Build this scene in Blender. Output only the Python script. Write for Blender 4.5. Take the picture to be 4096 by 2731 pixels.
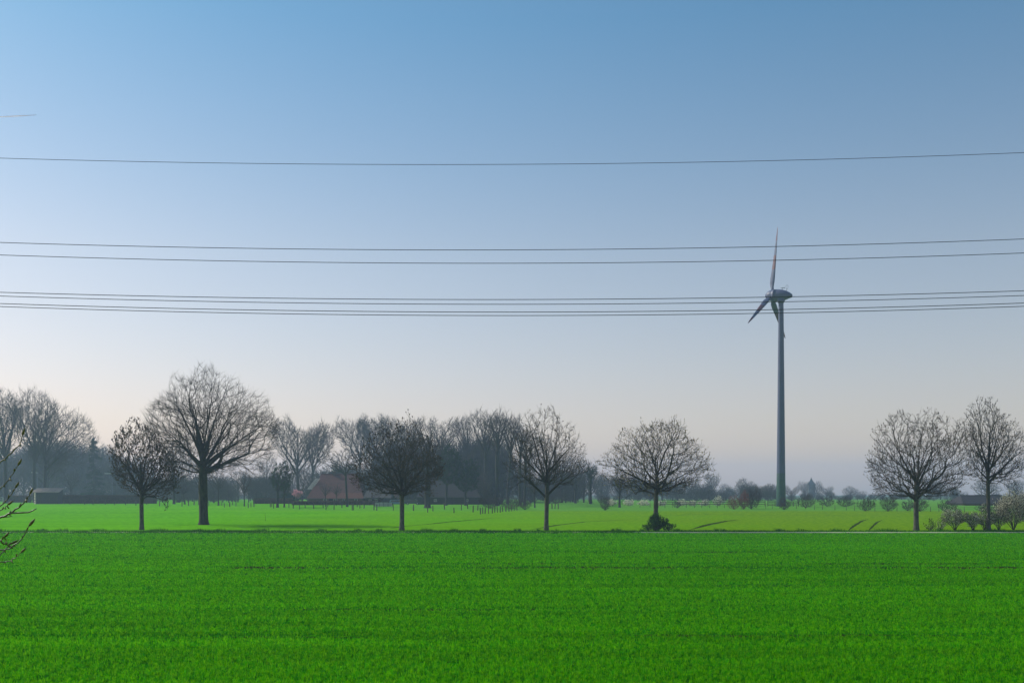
import bpy, math, random
import numpy as np
from math import radians as R

# ------------------------------------------------------------------ clearing
for o in list(bpy.data.objects):
    bpy.data.objects.remove(o, do_unlink=True)
scn = bpy.context.scene
COL = scn.collection

# ------------------------------------------------------------------ camera
H, HOR, F, CX = 4.2, 1975.0, 4096.0, 2048.0        # eye height, horizon row, focal length in px, centre column
cam = bpy.data.cameras.new('camera'); camo = bpy.data.objects.new('camera', cam); COL.objects.link(camo)
camo.location = (0, 0, H); camo.rotation_euler = (R(90), 0, 0)
cam.sensor_width = 36; cam.lens = 36; cam.shift_y = (HOR - 1365.5) / 4096
cam.clip_start = 0.1; cam.clip_end = 80000
scn.camera = camo
scn.render.resolution_x, scn.render.resolution_y = 1024, 682

# ------------------------------------------------------------------ light and sky
SUN_EL = R(38)
SDIR = (-0.905, 0.425)                             # towards the sun: left and beyond the field
world = bpy.data.worlds.new('World'); scn.world = world; world.use_nodes = True
nt = world.node_tree; nt.nodes.clear()
wo = nt.nodes.new('ShaderNodeOutputWorld'); bg = nt.nodes.new('ShaderNodeBackground')
sky = nt.nodes.new('ShaderNodeTexSky'); sky.sky_type = 'NISHITA'; sky.sun_disc = False
sky.sun_elevation = SUN_EL; sky.sun_rotation = math.atan2(SDIR[0], SDIR[1])
sky.altitude = 60; sky.air_density = 1.15; sky.dust_density = 1.0; sky.ozone_density = 1.6
tcw = nt.nodes.new('ShaderNodeTexCoord'); sxyz = nt.nodes.new('ShaderNodeSeparateXYZ'); nt.links.new(tcw.outputs['Generated'], sxyz.inputs[0])
crw = nt.nodes.new('ShaderNodeValToRGB'); nt.links.new(sxyz.outputs['Z'], crw.inputs[0])
for i, (p_, c_) in enumerate(((0.0, (1.26, 0.96, 0.88)), (0.09, (1.18, 0.91, 0.86)), (0.22, (1.07, 0.93, 0.87)), (0.42, (0.54, 0.83, 0.90)))):
    e_ = crw.color_ramp.elements[i] if i < 2 else crw.color_ramp.elements.new(p_)
    e_.position = p_; e_.color = (*c_, 1)
mxw = nt.nodes.new('ShaderNodeMix'); mxw.data_type = 'RGBA'; mxw.blend_type = 'MULTIPLY'; mxw.inputs[0].default_value = 1
nt.links.new(sky.outputs[0], mxw.inputs[6]); nt.links.new(crw.outputs[0], mxw.inputs[7])
nt.links.new(mxw.outputs[2], bg.inputs[0]); nt.links.new(bg.outputs[0], wo.inputs[0])
bg.inputs[1].default_value = 0.11
sl = bpy.data.lights.new('sun', 'SUN'); so = bpy.data.objects.new('sun', sl); COL.objects.link(so)
sl.energy = 3.6; sl.angle = R(0.6); sl.color = (1.0, 0.95, 0.86)
from mathutils import Vector
sv = Vector((SDIR[0] * math.cos(SUN_EL), SDIR[1] * math.cos(SUN_EL), math.sin(SUN_EL)))
so.rotation_euler = sv.to_track_quat('Z', 'Y').to_euler(); so.location = (-60, 60, 90)
scn.view_settings.view_transform = 'Standard'; scn.view_settings.look = 'None'
scn.view_settings.exposure = 0.25; scn.view_settings.gamma = 1
scn.render.engine = 'CYCLES'
scn.cycles.volume_bounces = 1; scn.cycles.max_bounces = 8; scn.cycles.transparent_max_bounces = 16

# ------------------------------------------------------------------ helpers: terrain, pixels -> ground
def sstep(t): t = np.clip(t, 0, 1); return t * t * (3 - 2 * t)
def zt(y): return 1.3 * sstep((np.asarray(y, float) - 150) / 170)
def depth(py):
    lo, hi = 5.0, 4000.0
    for _ in range(50):
        m = (lo + hi) / 2
        if (H - float(zt(m))) / m * F > py - HOR: lo = m
        else: hi = m
    return lo
def P(px, py):
    d = depth(py); return ((px - CX) / F * d, d, float(zt(d)))
def at(px, d): return ((px - CX) / F * d, d, float(zt(d)))
def up(py, d): return H - (py - HOR) / F * d       # world height of a picture row at depth d

# ------------------------------------------------------------------ helpers: objects
def tag(o, label=None, cat=None, group=None, kind=None):
    if label: o['label'] = label
    if cat: o['category'] = cat
    if group: o['group'] = group
    if kind: o['kind'] = kind
    return o
def thing(name, label, cat, loc=(0, 0, 0), rz=0, group=None):
    o = bpy.data.objects.new(name, None); COL.objects.link(o); o.location = loc; o.rotation_euler = (0, 0, rz)
    o.empty_display_size = 0.3
    return tag(o, label, cat, group)
def mesh_np(name, V, faces, mats, parent=None, smooth=True):
    """faces: list of (array (n,k), material index)"""
    me = bpy.data.meshes.new(name)
    V = np.asarray(V, np.float32)
    fs = [(np.asarray(f, np.int32), m) for f, m in faces if len(f)]
    nf = sum(len(f) for f, _ in fs); nl = sum(f.size for f, _ in fs)
    me.vertices.add(len(V)); me.loops.add(nl); me.polygons.add(nf)
    me.vertices.foreach_set('co', V.ravel())
    me.loops.foreach_set('vertex_index', np.concatenate([f.ravel() for f, _ in fs]))
    tot = np.concatenate([np.full(len(f), f.shape[1], np.int32) for f, _ in fs])
    st = np.concatenate([[0], np.cumsum(tot)[:-1]]).astype(np.int32)
    me.polygons.foreach_set('loop_start', st); me.polygons.foreach_set('loop_total', tot)
    me.polygons.foreach_set('material_index', np.concatenate([np.full(len(f), m, np.int32) for f, m in fs]))
    me.polygons.foreach_set('use_smooth', np.full(nf, smooth))
    for m in (mats if isinstance(mats, (list, tuple)) else [mats]): me.materials.append(m)
    me.update(calc_edges=True); me.validate()
    o = bpy.data.objects.new(name, me); COL.objects.link(o)
    if parent: o.parent = parent
    return o
class MB:
    """collects boxes, prisms, tubes as one mesh"""
    def __init__(s): s.v = []; s.f = []
    def add(s, vs, fs):
        b = len(s.v); s.v += [tuple(v) for v in vs]; s.f += [tuple(i + b for i in f) for f in fs]; return s
    def box(s, x0, x1, y0, y1, z0, z1):
        return s.add([(x, y, z) for z in (z0, z1) for y in (y0, y1) for x in (x0, x1)],
                     [(0, 2, 3, 1), (4, 5, 7, 6), (0, 1, 5, 4), (2, 6, 7, 3), (0, 4, 6, 2), (1, 3, 7, 5)])
    def tube(s, pts, rad, n=8, cap=True):
        pts = [Vector(p) for p in pts]; k = len(pts)
        rad = rad if isinstance(rad, (list, tuple)) else [rad] * k
        vs = []
        for i, p in enumerate(pts):
            d = (pts[min(i + 1, k - 1)] - pts[max(i - 1, 0)]).normalized()
            ref = Vector((0.1, 1, 0.05)) if abs(d.y) < 0.9 else Vector((1, 0, 0))
            u = d.cross(ref).normalized(); w = d.cross(u)
            for j in range(n):
                a = 2 * math.pi * j / n; vs.append(p + (u * math.cos(a) + w * math.sin(a)) * rad[i])
        fs = [(i * n + j, i * n + (j + 1) % n, (i + 1) * n + (j + 1) % n, (i + 1) * n + j) for i in range(k - 1) for j in range(n)]
        if cap: fs += [tuple(range(n))[::-1], tuple((k - 1) * n + j for j in range(n))]
        return s.add(vs, fs)
    def build(s, name, mat, parent=None, smooth=False, bevel=0):
        me = bpy.data.meshes.new(name); me.from_pydata(s.v, [], s.f); me.materials.append(mat)
        for p in me.polygons: p.use_smooth = smooth
        o = bpy.data.objects.new(name, me); COL.objects.link(o)
        if parent: o.parent = parent
        if bevel:
            b = o.modifiers.new('bevel', 'BEVEL'); b.width = bevel; b.segments = 1; b.limit_method = 'ANGLE'
        return o

# ------------------------------------------------------------------ helpers: materials
def mat(name, c1, c2=None, scale=3.0, rough=0.9, bump=0.0, trans=0.0, spec=0.2, stretch=(1, 1, 1), detail=6, bdist=0.05, c3=None, scale3=0.2, f3=0.5, bands=None):
    m = bpy.data.materials.new(name); m.use_nodes = True; t = m.node_tree; b = t.nodes['Principled BSDF']
    b.inputs['Roughness'].default_value = rough; b.inputs['Specular IOR Level'].default_value = spec
    tc = t.nodes.new('ShaderNodeTexCoord'); mp = t.nodes.new('ShaderNodeMapping'); mp.inputs['Scale'].default_value = stretch
    t.links.new(tc.outputs['Object'], mp.inputs[0])
    n = t.nodes.new('ShaderNodeTexNoise'); n.inputs['Scale'].default_value = scale; n.inputs['Detail'].default_value = detail
    n.inputs['Roughness'].default_value = 0.65
    t.links.new(mp.outputs[0], n.inputs['Vector'])
    cr = t.nodes.new('ShaderNodeValToRGB'); cr.color_ramp.elements[0].position = 0.34; cr.color_ramp.elements[1].position = 0.66
    cr.color_ramp.elements[0].color = (*c1, 1); cr.color_ramp.elements[1].color = (*(c2 or c1), 1)
    t.links.new(n.outputs[0], cr.inputs[0]); out = cr.outputs[0]
    if c3:
        n3 = t.nodes.new('ShaderNodeTexNoise'); n3.inputs['Scale'].default_value = scale3; n3.inputs['Detail'].default_value = 4
        t.links.new(tc.outputs['Object'], n3.inputs['Vector'])
        r3 = t.nodes.new('ShaderNodeMapRange'); r3.inputs[1].default_value = 0.42; r3.inputs[2].default_value = 0.66; r3.inputs[4].default_value = f3
        t.links.new(n3.outputs[0], r3.inputs[0])
        mx = t.nodes.new('ShaderNodeMix'); mx.data_type = 'RGBA'; mx.inputs[7].default_value = (*c3, 1)
        t.links.new(r3.outputs[0], mx.inputs[0]); t.links.new(out, mx.inputs[6]); out = mx.outputs[2]
    if bands:       # drill rows and uneven growth running across the slope
        mb_ = t.nodes.new('ShaderNodeMapping'); mb_.inputs['Scale'].default_value = (0.045, 1, 1); t.links.new(tc.outputs['Object'], mb_.inputs[0])
        nb_ = t.nodes.new('ShaderNodeTexNoise'); nb_.inputs['Scale'].default_value = bands[0]; nb_.inputs['Detail'].default_value = 7; nb_.inputs['Roughness'].default_value = 0.7; t.links.new(mb_.outputs[0], nb_.inputs['Vector'])
        rb_ = t.nodes.new('ShaderNodeValToRGB'); rb_.color_ramp.elements[0].position = 0.38; rb_.color_ramp.elements[1].position = 0.60; rb_.color_ramp.elements[0].color = (*bands[1], 1); rb_.color_ramp.elements[1].color = (1, 1, 1, 1)
        t.links.new(nb_.outputs[0], rb_.inputs[0]); xb_ = t.nodes.new('ShaderNodeMix'); xb_.data_type = 'RGBA'; xb_.blend_type = 'MULTIPLY'; xb_.inputs[0].default_value = 1
        t.links.new(out, xb_.inputs[6]); t.links.new(rb_.outputs[0], xb_.inputs[7]); out = xb_.outputs[2]
    t.links.new(out, b.inputs['Base Color'])
    if bump:
        bp = t.nodes.new('ShaderNodeBump'); bp.inputs['Strength'].default_value = bump; bp.inputs['Distance'].default_value = bdist
        t.links.new(n.outputs[0], bp.inputs['Height']); t.links.new(bp.outputs[0], b.inputs['Normal'])
    if trans:
        tr = t.nodes.new('ShaderNodeBsdfTranslucent'); t.links.new(out, tr.inputs[0])
        ms = t.nodes.new('ShaderNodeMixShader'); ms.inputs[0].default_value = trans
        t.links.new(b.outputs[0], ms.inputs[1]); t.links.new(tr.outputs[0], ms.inputs[2])
        t.links.new(ms.outputs[0], t.nodes['Material Output'].inputs[0])
    return m
M = dict(
    ash_bark=mat('ash_bark', (0.04, 0.037, 0.03), (0.13, 0.12, 0.10), 5, bump=0.7, stretch=(1, 1, 0.35), c3=(0.06, 0.075, 0.03), scale3=0.6),
    oak_bark=mat('oak_bark', (0.022, 0.02, 0.016), (0.075, 0.068, 0.052), 4, bump=0.8, stretch=(1, 1, 0.25), c3=(0.03, 0.045, 0.02), scale3=0.5),
    twig=mat('twig_bark', (0.022, 0.02, 0.014), (0.055, 0.05, 0.032), 1.5),
    oak_twig=mat('oak_twig', (0.018, 0.016, 0.012), (0.04, 0.036, 0.025), 1.5),
    far_bark=mat('wood_bark', (0.02, 0.019, 0.018), (0.055, 0.05, 0.045), 1.0, stretch=(1, 1, 0.3)),
    far_twig=mat('wood_twig', (0.028, 0.024, 0.024), (0.06, 0.05, 0.047), 0.4),
    seeds=mat('seed_bunch', (0.035, 0.028, 0.016), (0.09, 0.07, 0.035), 2, trans=0.25),
    bud=mat('swelling_bud', (0.12, 0.10, 0.04), (0.28, 0.24, 0.10), 2, trans=0.25),
    ivy=mat('ivy_leaf', (0.012, 0.03, 0.012), (0.03, 0.055, 0.022), 1.5, trans=0.15),
    conifer=mat('conifer_needles', (0.010, 0.024, 0.014), (0.022, 0.04, 0.022), 1.5),
    shrub_leaf=mat('shrub_leaf', (0.02, 0.075, 0.012), (0.05, 0.14, 0.02), 3, trans=0.3),
    blossom=mat('pale_blossom', (0.62, 0.60, 0.42), (0.85, 0.83, 0.68), 4, trans=0.35),
    pink=mat('pink_blossom', (0.75, 0.32, 0.40), (0.9, 0.5, 0.56), 3, trans=0.4),
    redtwig=mat('reddish_twig', (0.12, 0.04, 0.035), (0.2, 0.075, 0.06), 1.0),
    post=mat('weathered_post', (0.05, 0.04, 0.03), (0.12, 0.10, 0.075), 8, bump=0.4, stretch=(1, 1, 0.2)),
    hedge=mat('beech_hedge', (0.05, 0.028, 0.016), (0.12, 0.07, 0.04), 2.5, bump=0.6, trans=0.1),
)

# ------------------------------------------------------------------ tree generator
def env_sample(rng, env, n, shell=0.42, yr=0.92):
    env = np.array(sorted(env), float); z = env[:, 0]
    zz = rng.uniform(z[0], z[-1], n * 4)
    L = np.interp(zz, z, env[:, 1]); Rr = np.interp(zz, z, env[:, 2])
    a = np.maximum((L + Rr) / 2, 0.02); keep = rng.uniform(0, 1, n * 4) < (a / a.max()) ** 2 + 0.03
    zz, L, Rr, a = zz[keep][:n], L[keep][:n], Rr[keep][:n], a[keep][:n]
    th = rng.uniform(0, 2 * np.pi, len(zz)); rho = rng.uniform(0, 1, len(zz)) ** shell
    return np.stack([(Rr - L) / 2 + a * rho * np.cos(th), a * yr * rho * np.sin(th), zz], 1)
def norm(v): return v / np.maximum(np.linalg.norm(v, axis=-1, keepdims=True), 1e-9)
def frustums(p0, p1, r0, r1, d0, d1, n):
    """n-sided open frustums for every row, vectorised"""
    ref = np.array([0.12, 1.0, 0.07])
    def ring(p, d, r):
        u = np.cross(d, ref); bad = np.linalg.norm(u, axis=1) < 0.15
        u[bad] = np.cross(d[bad], np.array([1.0, 0, 0.2])); u = norm(u); w = np.cross(d, u)
        a = np.arange(n) * 2 * np.pi / n
        return p[:, None] + r[:, None, None] * (u[:, None] * np.cos(a)[None, :, None] + w[:, None] * np.sin(a)[None, :, None])
    V = np.concatenate([ring(p0, d0, r0), ring(p1, d1, r1)], 1).reshape(-1, 3)
    j = np.arange(n); q = np.stack([j, (j + 1) % n, n + (j + 1) % n, n + j], 1)
    Fq = (np.arange(len(p0)) * 2 * n)[:, None, None] + q[None]
    return V, Fq.reshape(-1, 4)
def grow(seed, height, env, r_trunk, fork=(0.2, 0.5), n_limbs=9, n_attr=2500, step=0.3, kill=0.55, mom=0.7, upb=0.12,
         lean=(0, 0), leader=0.75, limbs=None, stems=1, shell=0.42, twig_len=0.6, twig_r=0.008, twigs=2, twig_up=0.5,
         leaf_n=0, leaf_s=0.08, leaf_where='tip', r_leaf=0.011, wob=0.06, spread=0.75, twig_cnt=2, leaf_long=1.6, ka=1.5, kb=0.16, ku=0.1, crook=0.07, twig_spread=0.38, rough=0.11, gaps=0.32, droop=0.10):
    rng = np.random.default_rng(seed)
    pos = [np.array([0., 0., -0.15])]; par = [-1]
    def poly(start_idx, pts):
        i = start_idx
        for p in pts:
            pos.append(np.array(p, float)); par.append(i); i = len(pos) - 1
        return i
    E = np.array(sorted(env), float)
    def radius_at(z): 
        return np.interp(z, E[:, 0], E[:, 1]), np.interp(z, E[:, 0], E[:, 2])
    nst = max(3, int(height * leader / step)); trunk_idx = []
    if stems == 1:
        ph = rng.uniform(0, 6, 2)
        for k in range(1, nst + 1):
            z = height * leader * k / nst; t = z / height
            p = (lean[0] * t ** 1.3 * height + wob * height * 0.3 * math.sin(t * 4.2 + ph[0]) * t, lean[1] * t * height + wob * height * 0.3 * math.sin(t * 3.7 + ph[1]) * t, z)
            trunk_idx.append(poly(len(pos) - 1 if k > 1 else 0, [p]))
    if limbs is None:
        limbs = []
        for k in range(n_limbs):
            f = (k + 0.5) / n_limbs
            zs = height * (fork[0] + (fork[1] - fork[0]) * f ** 1.2)
            az = k * 2.39996 + rng.uniform(-0.3, 0.3) + seed
            z0, z1 = E[0, 0], E[-1, 0]
            ze = z0 + (z1 - z0) * (0.22 + 0.66 * f) + rng.uniform(-0.04, 0.04) * height
            ze = max(ze, zs + 0.1 * height)
            l, r = radius_at(ze); cxx = (r - l) / 2; a = (l + r) / 2 * spread * rng.uniform(0.85, 1.1)
            limbs.append((zs, (cxx + a * math.cos(az), a * 0.9 * math.sin(az), ze)))
    for zs, end in limbs:
        if stems == 1:
            i = min(trunk_idx, key=lambda q: abs(pos[q][2] - zs))
        else: i = 0
        s = pos[i]; e = np.array(end, float); h = e - s; hr = np.array([h[0], h[1], 0])
        c = s + hr * 0.38 + np.array([0, 0, max(h[2], 0) * 0.42 + 0.08 * np.linalg.norm(hr)])
        m = max(3, int(np.linalg.norm(h) / step)); pts = []
        w1, w2 = rng.uniform(-1, 1, 3) * wob, rng.uniform(0, 6)
        for k in range(1, m + 1):
            t = k / m; q = (1 - t) ** 2 * s + 2 * t * (1 - t) * c + t * t * e
            pts.append(q + w1 * math.sin(5 * t + w2) * t * (1 - t) * 4 * np.linalg.norm(h) * 0.35)
        poly(i, pts)
    # crown points, evenly spread, joined from the inside outwards to the branch that reaches them most directly
    vol = np.trapezoid(np.pi * 0.92 * ((E[:, 1] + E[:, 2]) / 2) ** 2, E[:, 0]) if hasattr(np, 'trapezoid') else np.trapz(np.pi * 0.92 * ((E[:, 1] + E[:, 2]) / 2) ** 2, E[:, 0])
    cell = (vol / n_attr) ** (1 / 3)
    A = env_sample(rng, env, n_attr * 3, shell)
    sz_ = float(np.mean(E[:, 1] + E[:, 2])) / 2; cz_ = E[:, 0].mean()
    def waves(p, wl, nw, sd):
        r2 = np.random.default_rng(sd); o_ = np.zeros(len(p))
        for _ in range(nw): o_ += np.sin(p @ (norm(r2.normal(0, 1, 3)) * 2 * np.pi / wl / r2.uniform(0.6, 1.4)) + r2.uniform(0, 6.28))
        return o_ / math.sqrt(nw / 2)
    A0 = A - np.array([0, 0, E[0, 0]]); f_ = 1 + rough * waves(norm(A0) * 1.0, 0.9, 6, seed + 1) * np.minimum(1, np.linalg.norm(A0, axis=1) / sz_)
    A = A0 * np.clip(f_, 0.6, 1.12)[:, None] + np.array([0, 0, E[0, 0]])
    if stems == 1:      # outer low boughs hang unevenly
        hr_ = np.linalg.norm(A[:, :2], axis=1); tz = (A[:, 2] - E[0, 0]) / (E[-1, 0] - E[0, 0]); dw = waves(A * np.array([1, 1, 0.2]), sz_ * 0.9, 5, seed + 9)
        A[:, 2] -= height * droop * np.clip(dw, -0.6, 1.6) * np.clip(hr_ / sz_ - 0.35, 0, 1) * np.clip(1 - tz * 1.6, 0, 1)
        tall = waves(A * np.array([1, 1, 0.1]), sz_ * 0.5, 5, seed + 21); A[:, 2] += height * 0.028 * (tall - 0.5) * np.clip(tz * 2 - 1, 0, 1)
    lw = waves(A, max(1.2, sz_ * 0.55), 7, seed + 2); A = A[lw > np.quantile(lw, gaps)]
    _, ui = np.unique(np.floor(A / cell).astype(int), axis=0, return_index=True); A = A[ui]
    o3 = np.array([0, 0, max(E[0, 0] * 0.8, 0.02)])
    A = A[np.argsort(np.linalg.norm(A - o3, axis=1) + rng.normal(0, cell * 0.3, len(A)))]
    cap = len(pos) + len(A) * 6; N = np.zeros((cap, 3)); N[:len(pos)] = pos; PAa = np.zeros(cap, int); PAa[:len(par)] = par
    DR = np.zeros((cap, 3)); PL = np.zeros(cap); m = len(pos)
    for i in range(1, m):
        v = N[i] - N[PAa[i]]; L = np.linalg.norm(v) + 1e-9; DR[i] = v / L; PL[i] = PL[PAa[i]] + L
    DR[0] = (0, 0, 1); nokeep = N[:m, 2] < (E[0, 0] * 0.55 if stems == 1 else -1)
    PL0 = np.where(nokeep, 1e6, 0)
    pen = np.zeros(cap); pen[:m] = PL0
    for p_ in A:
        seg = p_ - N[:m]; L = np.sqrt((seg ** 2).sum(1)) + 1e-9; ca = (seg * DR[:m]).sum(1) / L
        cost = L * (1 + ka * (1 - ca) + ku * np.maximum(0, -seg[:, 2] / L)) + kb * PL[:m] + pen[:m]
        q = int(cost.argmin()); k = max(1, int(L[q] / (cell * 0.75))); k = min(k, 5)
        a = N[q]; b0 = DR[q]; prev = q; Lq = L[q]
        for r_ in range(1, k + 1):
            t = r_ / k; c1 = a + b0 * Lq * 0.45; pt = (1 - t) ** 2 * a + 2 * t * (1 - t) * c1 + t * t * p_ + (rng.normal(0, cell * crook, 3) if r_ < k else 0)
            N[m] = pt; PAa[m] = prev; v = pt - N[prev]; l_ = np.linalg.norm(v) + 1e-9
            DR[m] = v / l_; PL[m] = PL[prev] + l_; prev = m; m += 1
            if m >= cap - 6: break
        if m >= cap - 6: break
    N = N[:m].copy(); PA = list(PAa[:m])
    PA = np.array(PA); n = len(N)
    cnt = np.zeros(n); haskid = np.zeros(n, bool); haskid[PA[1:]] = True
    cnt[~haskid] = 1
    for i in range(n - 1, 0, -1): cnt[PA[i]] += cnt[i]
    # soften kinks
    kidsum = np.zeros((n, 3)); kn = np.zeros(n); np.add.at(kidsum, PA[1:], N[1:]); np.add.at(kn, PA[1:], 1)
    one = (kn == 1) & (PA >= 0)
    N2 = N.copy(); N2[one] = 0.5 * N[one] + 0.25 * (N[PA[one]] + kidsum[one]); N = N2
    ex = math.log(max(cnt[0], 3)) / math.log(r_trunk / r_leaf)
    rad = r_leaf * cnt ** (1 / ex)
    flare = 1 + 0.45 * np.exp(-np.maximum(N[:, 2], 0) / 0.35) * (cnt > 0.9 * cnt[0])
    if stems == 1: q_ = cnt / cnt[0]; rad = rad * (1 + 0.6 * np.clip((q_ - 0.006) / 0.04, 0, 1) * np.clip((0.6 - q_) / 0.3, 0, 1))
    rad = rad * flare if stems == 1 else np.minimum(rad, r_trunk)
    dirs = norm(N - N[np.maximum(PA, 0)]); dirs[0] = (0, 0, 1)
    mainkid = np.full(n, -1)
    for i in range(n - 1, 0, -1):
        p = PA[i]
        if mainkid[p] < 0 or cnt[i] > cnt[mainkid[p]]: mainkid[p] = i
    e = np.arange(1, n); p = PA[1:]; ismain = mainkid[p] == e
    r0 = np.where(ismain, rad[p], np.minimum(rad[e] * 1.15, rad[p])); d0 = np.where(ismain[:, None], dirs[p], dirs[e])
    trunk_m = (cnt[e] > 0.30 * cnt[0]) if stems == 1 else np.zeros(len(e), bool)
    out = dict(trunk=([], [], 0), crown=([], [], 0))
    def collect(mask, sides):
        return frustums(N[p[mask]], N[e[mask]], r0[mask], rad[e[mask]], d0[mask], dirs[e[mask]], sides)
    tV, tF = collect(trunk_m, 10) if trunk_m.any() else (np.zeros((0, 3)), np.zeros((0, 4), int))
    Vs, Qs, Ts, Ls = [], [], [], []; off = 0
    for lo, hi, sd in ((0.06, 9, 7), (0.025, 0.06, 5), (0, 0.025, 3)):
        mk = (~trunk_m) & (rad[e] >= lo) & (rad[e] < hi)
        if mk.any():
            v, f = collect(mk, sd); Vs.append(v); Qs.append(f + off); off += len(v)
    # twigs
    src = np.nonzero((cnt <= twig_cnt) & (N[:, 2] > E[0, 0] * 0.6))[0]
    reps = np.repeat(src, twigs); k = len(reps)
    tips = np.zeros((0, 3)); tdir = tips
    if k:
        tt = rng.uniform(0, 1, (k, 1)); base = N[reps] * tt + N[np.maximum(PA[reps], 0)] * (1 - tt)
        dv = norm(dirs[reps] * 0.9 + rng.normal(0, twig_spread, (k, 3)) + np.array([0, 0, 0.1]))
        L = twig_len * rng.uniform(0.45, 1.25, (k, 1))
        mid = base + dv * L * 0.5; d2 = norm(dv + np.array([0, 0, twig_up]) + rng.normal(0, 0.15, (k, 3)))
        tip = mid + d2 * L * 0.5
        rr = np.full(k, twig_r)
        v, f = frustums(base, mid, rr, rr * 0.75, dv, d2, 3); Vs.append(v); Qs.append(f + off); off += len(v)
        v, f = frustums(mid, tip, rr * 0.75, rr * 0.3, d2, d2, 3); Vs.append(v); Qs.append(f + off); off += len(v)
        tips, tdir = tip, d2
    lv, lf = np.zeros((0, 3)), np.zeros((0, 3), int)
    if leaf_n and k:
        if leaf_where == 'tip':
            s_ = rng.integers(0, len(tips), leaf_n); c = tips[s_] - tdir[s_] * rng.uniform(0, 0.12, (leaf_n, 1)) ; ax = norm(tdir[s_] + rng.normal(0, 0.25, (leaf_n, 3)))
        elif leaf_where == 'all':
            s_ = rng.integers(0, len(tips), leaf_n); tq = rng.uniform(0, 1, (leaf_n, 1)); c = base[s_] * tq + tips[s_] * (1 - tq) + rng.normal(0, leaf_s, (leaf_n, 3)); ax = norm(rng.normal(0, 1, (leaf_n, 3)))
        else:   # clinging to limbs and trunk
            cand = np.nonzero((rad > 0.03))[0]; s_ = rng.choice(cand, leaf_n); c = N[s_] + norm(rng.normal(0, 1, (leaf_n, 3))) * (rad[s_, None] + rng.uniform(0, 0.45, (leaf_n, 1))); ax = norm(rng.normal(0, 1, (leaf_n, 3)))
        sz = leaf_s * rng.uniform(0.6, 1.35, (leaf_n, 1))
        u = norm(np.cross(ax, rng.normal(0, 1, (leaf_n, 3)))); w = np.cross(ax, u)
        P6 = np.stack([c - ax * sz * leaf_long, c + u * sz * 0.8, c + w * sz * 0.8, c - u * sz * 0.8, c - w * sz * 0.8, c + ax * sz * leaf_long], 1)
        if leaf_where == 'tip':
            tri = np.array([[0, 2, 1], [0, 3, 2], [0, 4, 3], [0, 1, 4], [5, 1, 2], [5, 2, 3], [5, 3, 4], [5, 4, 1]])
            lv = P6.reshape(-1, 3); lf = ((np.arange(leaf_n) * 6)[:, None, None] + tri[None]).reshape(-1, 3)
        else:
            P4 = np.stack([c - ax * sz, c + u * sz * 0.7, c + ax * sz, c - u * sz * 0.7 + w * sz * 0.5], 1)
            tri = np.array([[0, 1, 2], [0, 2, 3]]); lv = P4.reshape(-1, 3); lf = ((np.arange(leaf_n) * 4)[:, None, None] + tri[None]).reshape(-1, 3)
    V = np.concatenate(Vs + [lv]); Q = np.concatenate(Qs)
    return dict(tV=tV, tF=tF, V=V, Q=Q, L=lf + off if len(lf) else lf)
def plant(g, loc, name, label, cat, group, bark, twig, leaf=None, rz=0):
    t = thing(name, label, cat, loc, rz, group)
    if len(g['tV']): mesh_np('trunk', g['tV'], [(g['tF'], 0)], bark, t)
    mesh_np('crown' if len(g['tV']) else 'branches', g['V'], [(g['Q'], 0), (g['L'], 1)], [twig, leaf or twig], t)
    return t
def copy_tree(src, loc, label, group=None, sc=(1, 1, 1), rz=0):
    r = src.copy(); COL.objects.link(r); r.location = loc; r.scale = sc; r.rotation_euler = (0, 0, rz); r['label'] = label
    if group: r['group'] = group
    for c in src.children:
        q = c.copy(); COL.objects.link(q); q.parent = r
        for g in c.children:
            w = g.copy(); COL.objects.link(w); w.parent = q
    return r
def penv(bx, by, rows):
    """picture outline rows (py, xl, xr) of a crown standing at base pixel (bx, by) -> metres"""
    d = depth(by); s = d / F; z0 = float(zt(d))
    return [(up(y, d) - z0, (bx - l) * s, (r - bx) * s) for y, l, r in rows]

# ------------------------------------------------------------------ ground
def sheet(name, x0, x1, ys, mat_, dz=0.0, kind='structure', label=None, xf=None):
    V, Q = [], []
    for i, y in enumerate(ys):
        a, b = (x0, x1) if xf is None else xf(y)
        V += [(a, y, float(zt(y)) + dz), (b, y, float(zt(y)) + dz)]
        if i: k = 2 * i; Q.append((k - 2, k - 1, k + 1, k))
    o = mesh_np(name, V, [(np.array(Q), 0)], mat_); tag(o, label=label, kind=kind)
    return o
M['base'] = mat('meadow_soil', (0.02, 0.06, 0.012), (0.04, 0.10, 0.015), 0.4)
M['wheat'] = mat('young_wheat', (0.003, 0.05, 0.0004), (0.025, 0.26, 0.0008), 6.0, rough=0.8, bump=0.6, bdist=0.12, c3=(0.05, 0.20, 0.001), scale3=0.5, f3=0.5, bands=(0.55, (0.7, 0.72, 0.6)), spec=0.0, stretch=(1, 1, 1), detail=9)
M['blade'] = mat('wheat_blade', (0.014, 0.18, 0.0003), (0.06, 0.56, 0.0004), 5.5, rough=0.9, spec=0.0, trans=0.5, c3=(0.30, 0.66, 0.002), scale3=11.0, f3=0.8, bands=(0.55, (0.72, 0.74, 0.6)))
M['verge'] = mat('verge_grass', (0.014, 0.085, 0.003), (0.05, 0.19, 0.006), 3, rough=0.9, spec=0.0, trans=0.3)
M['midfield'] = mat('sparse_crop', (0.065, 0.17, 0.002), (0.13, 0.25, 0.003), 1.4, bump=0.5, bdist=0.1, c3=(0.15, 0.22, 0.003), scale3=0.03, f3=0.55, detail=10, spec=0.0)
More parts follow.
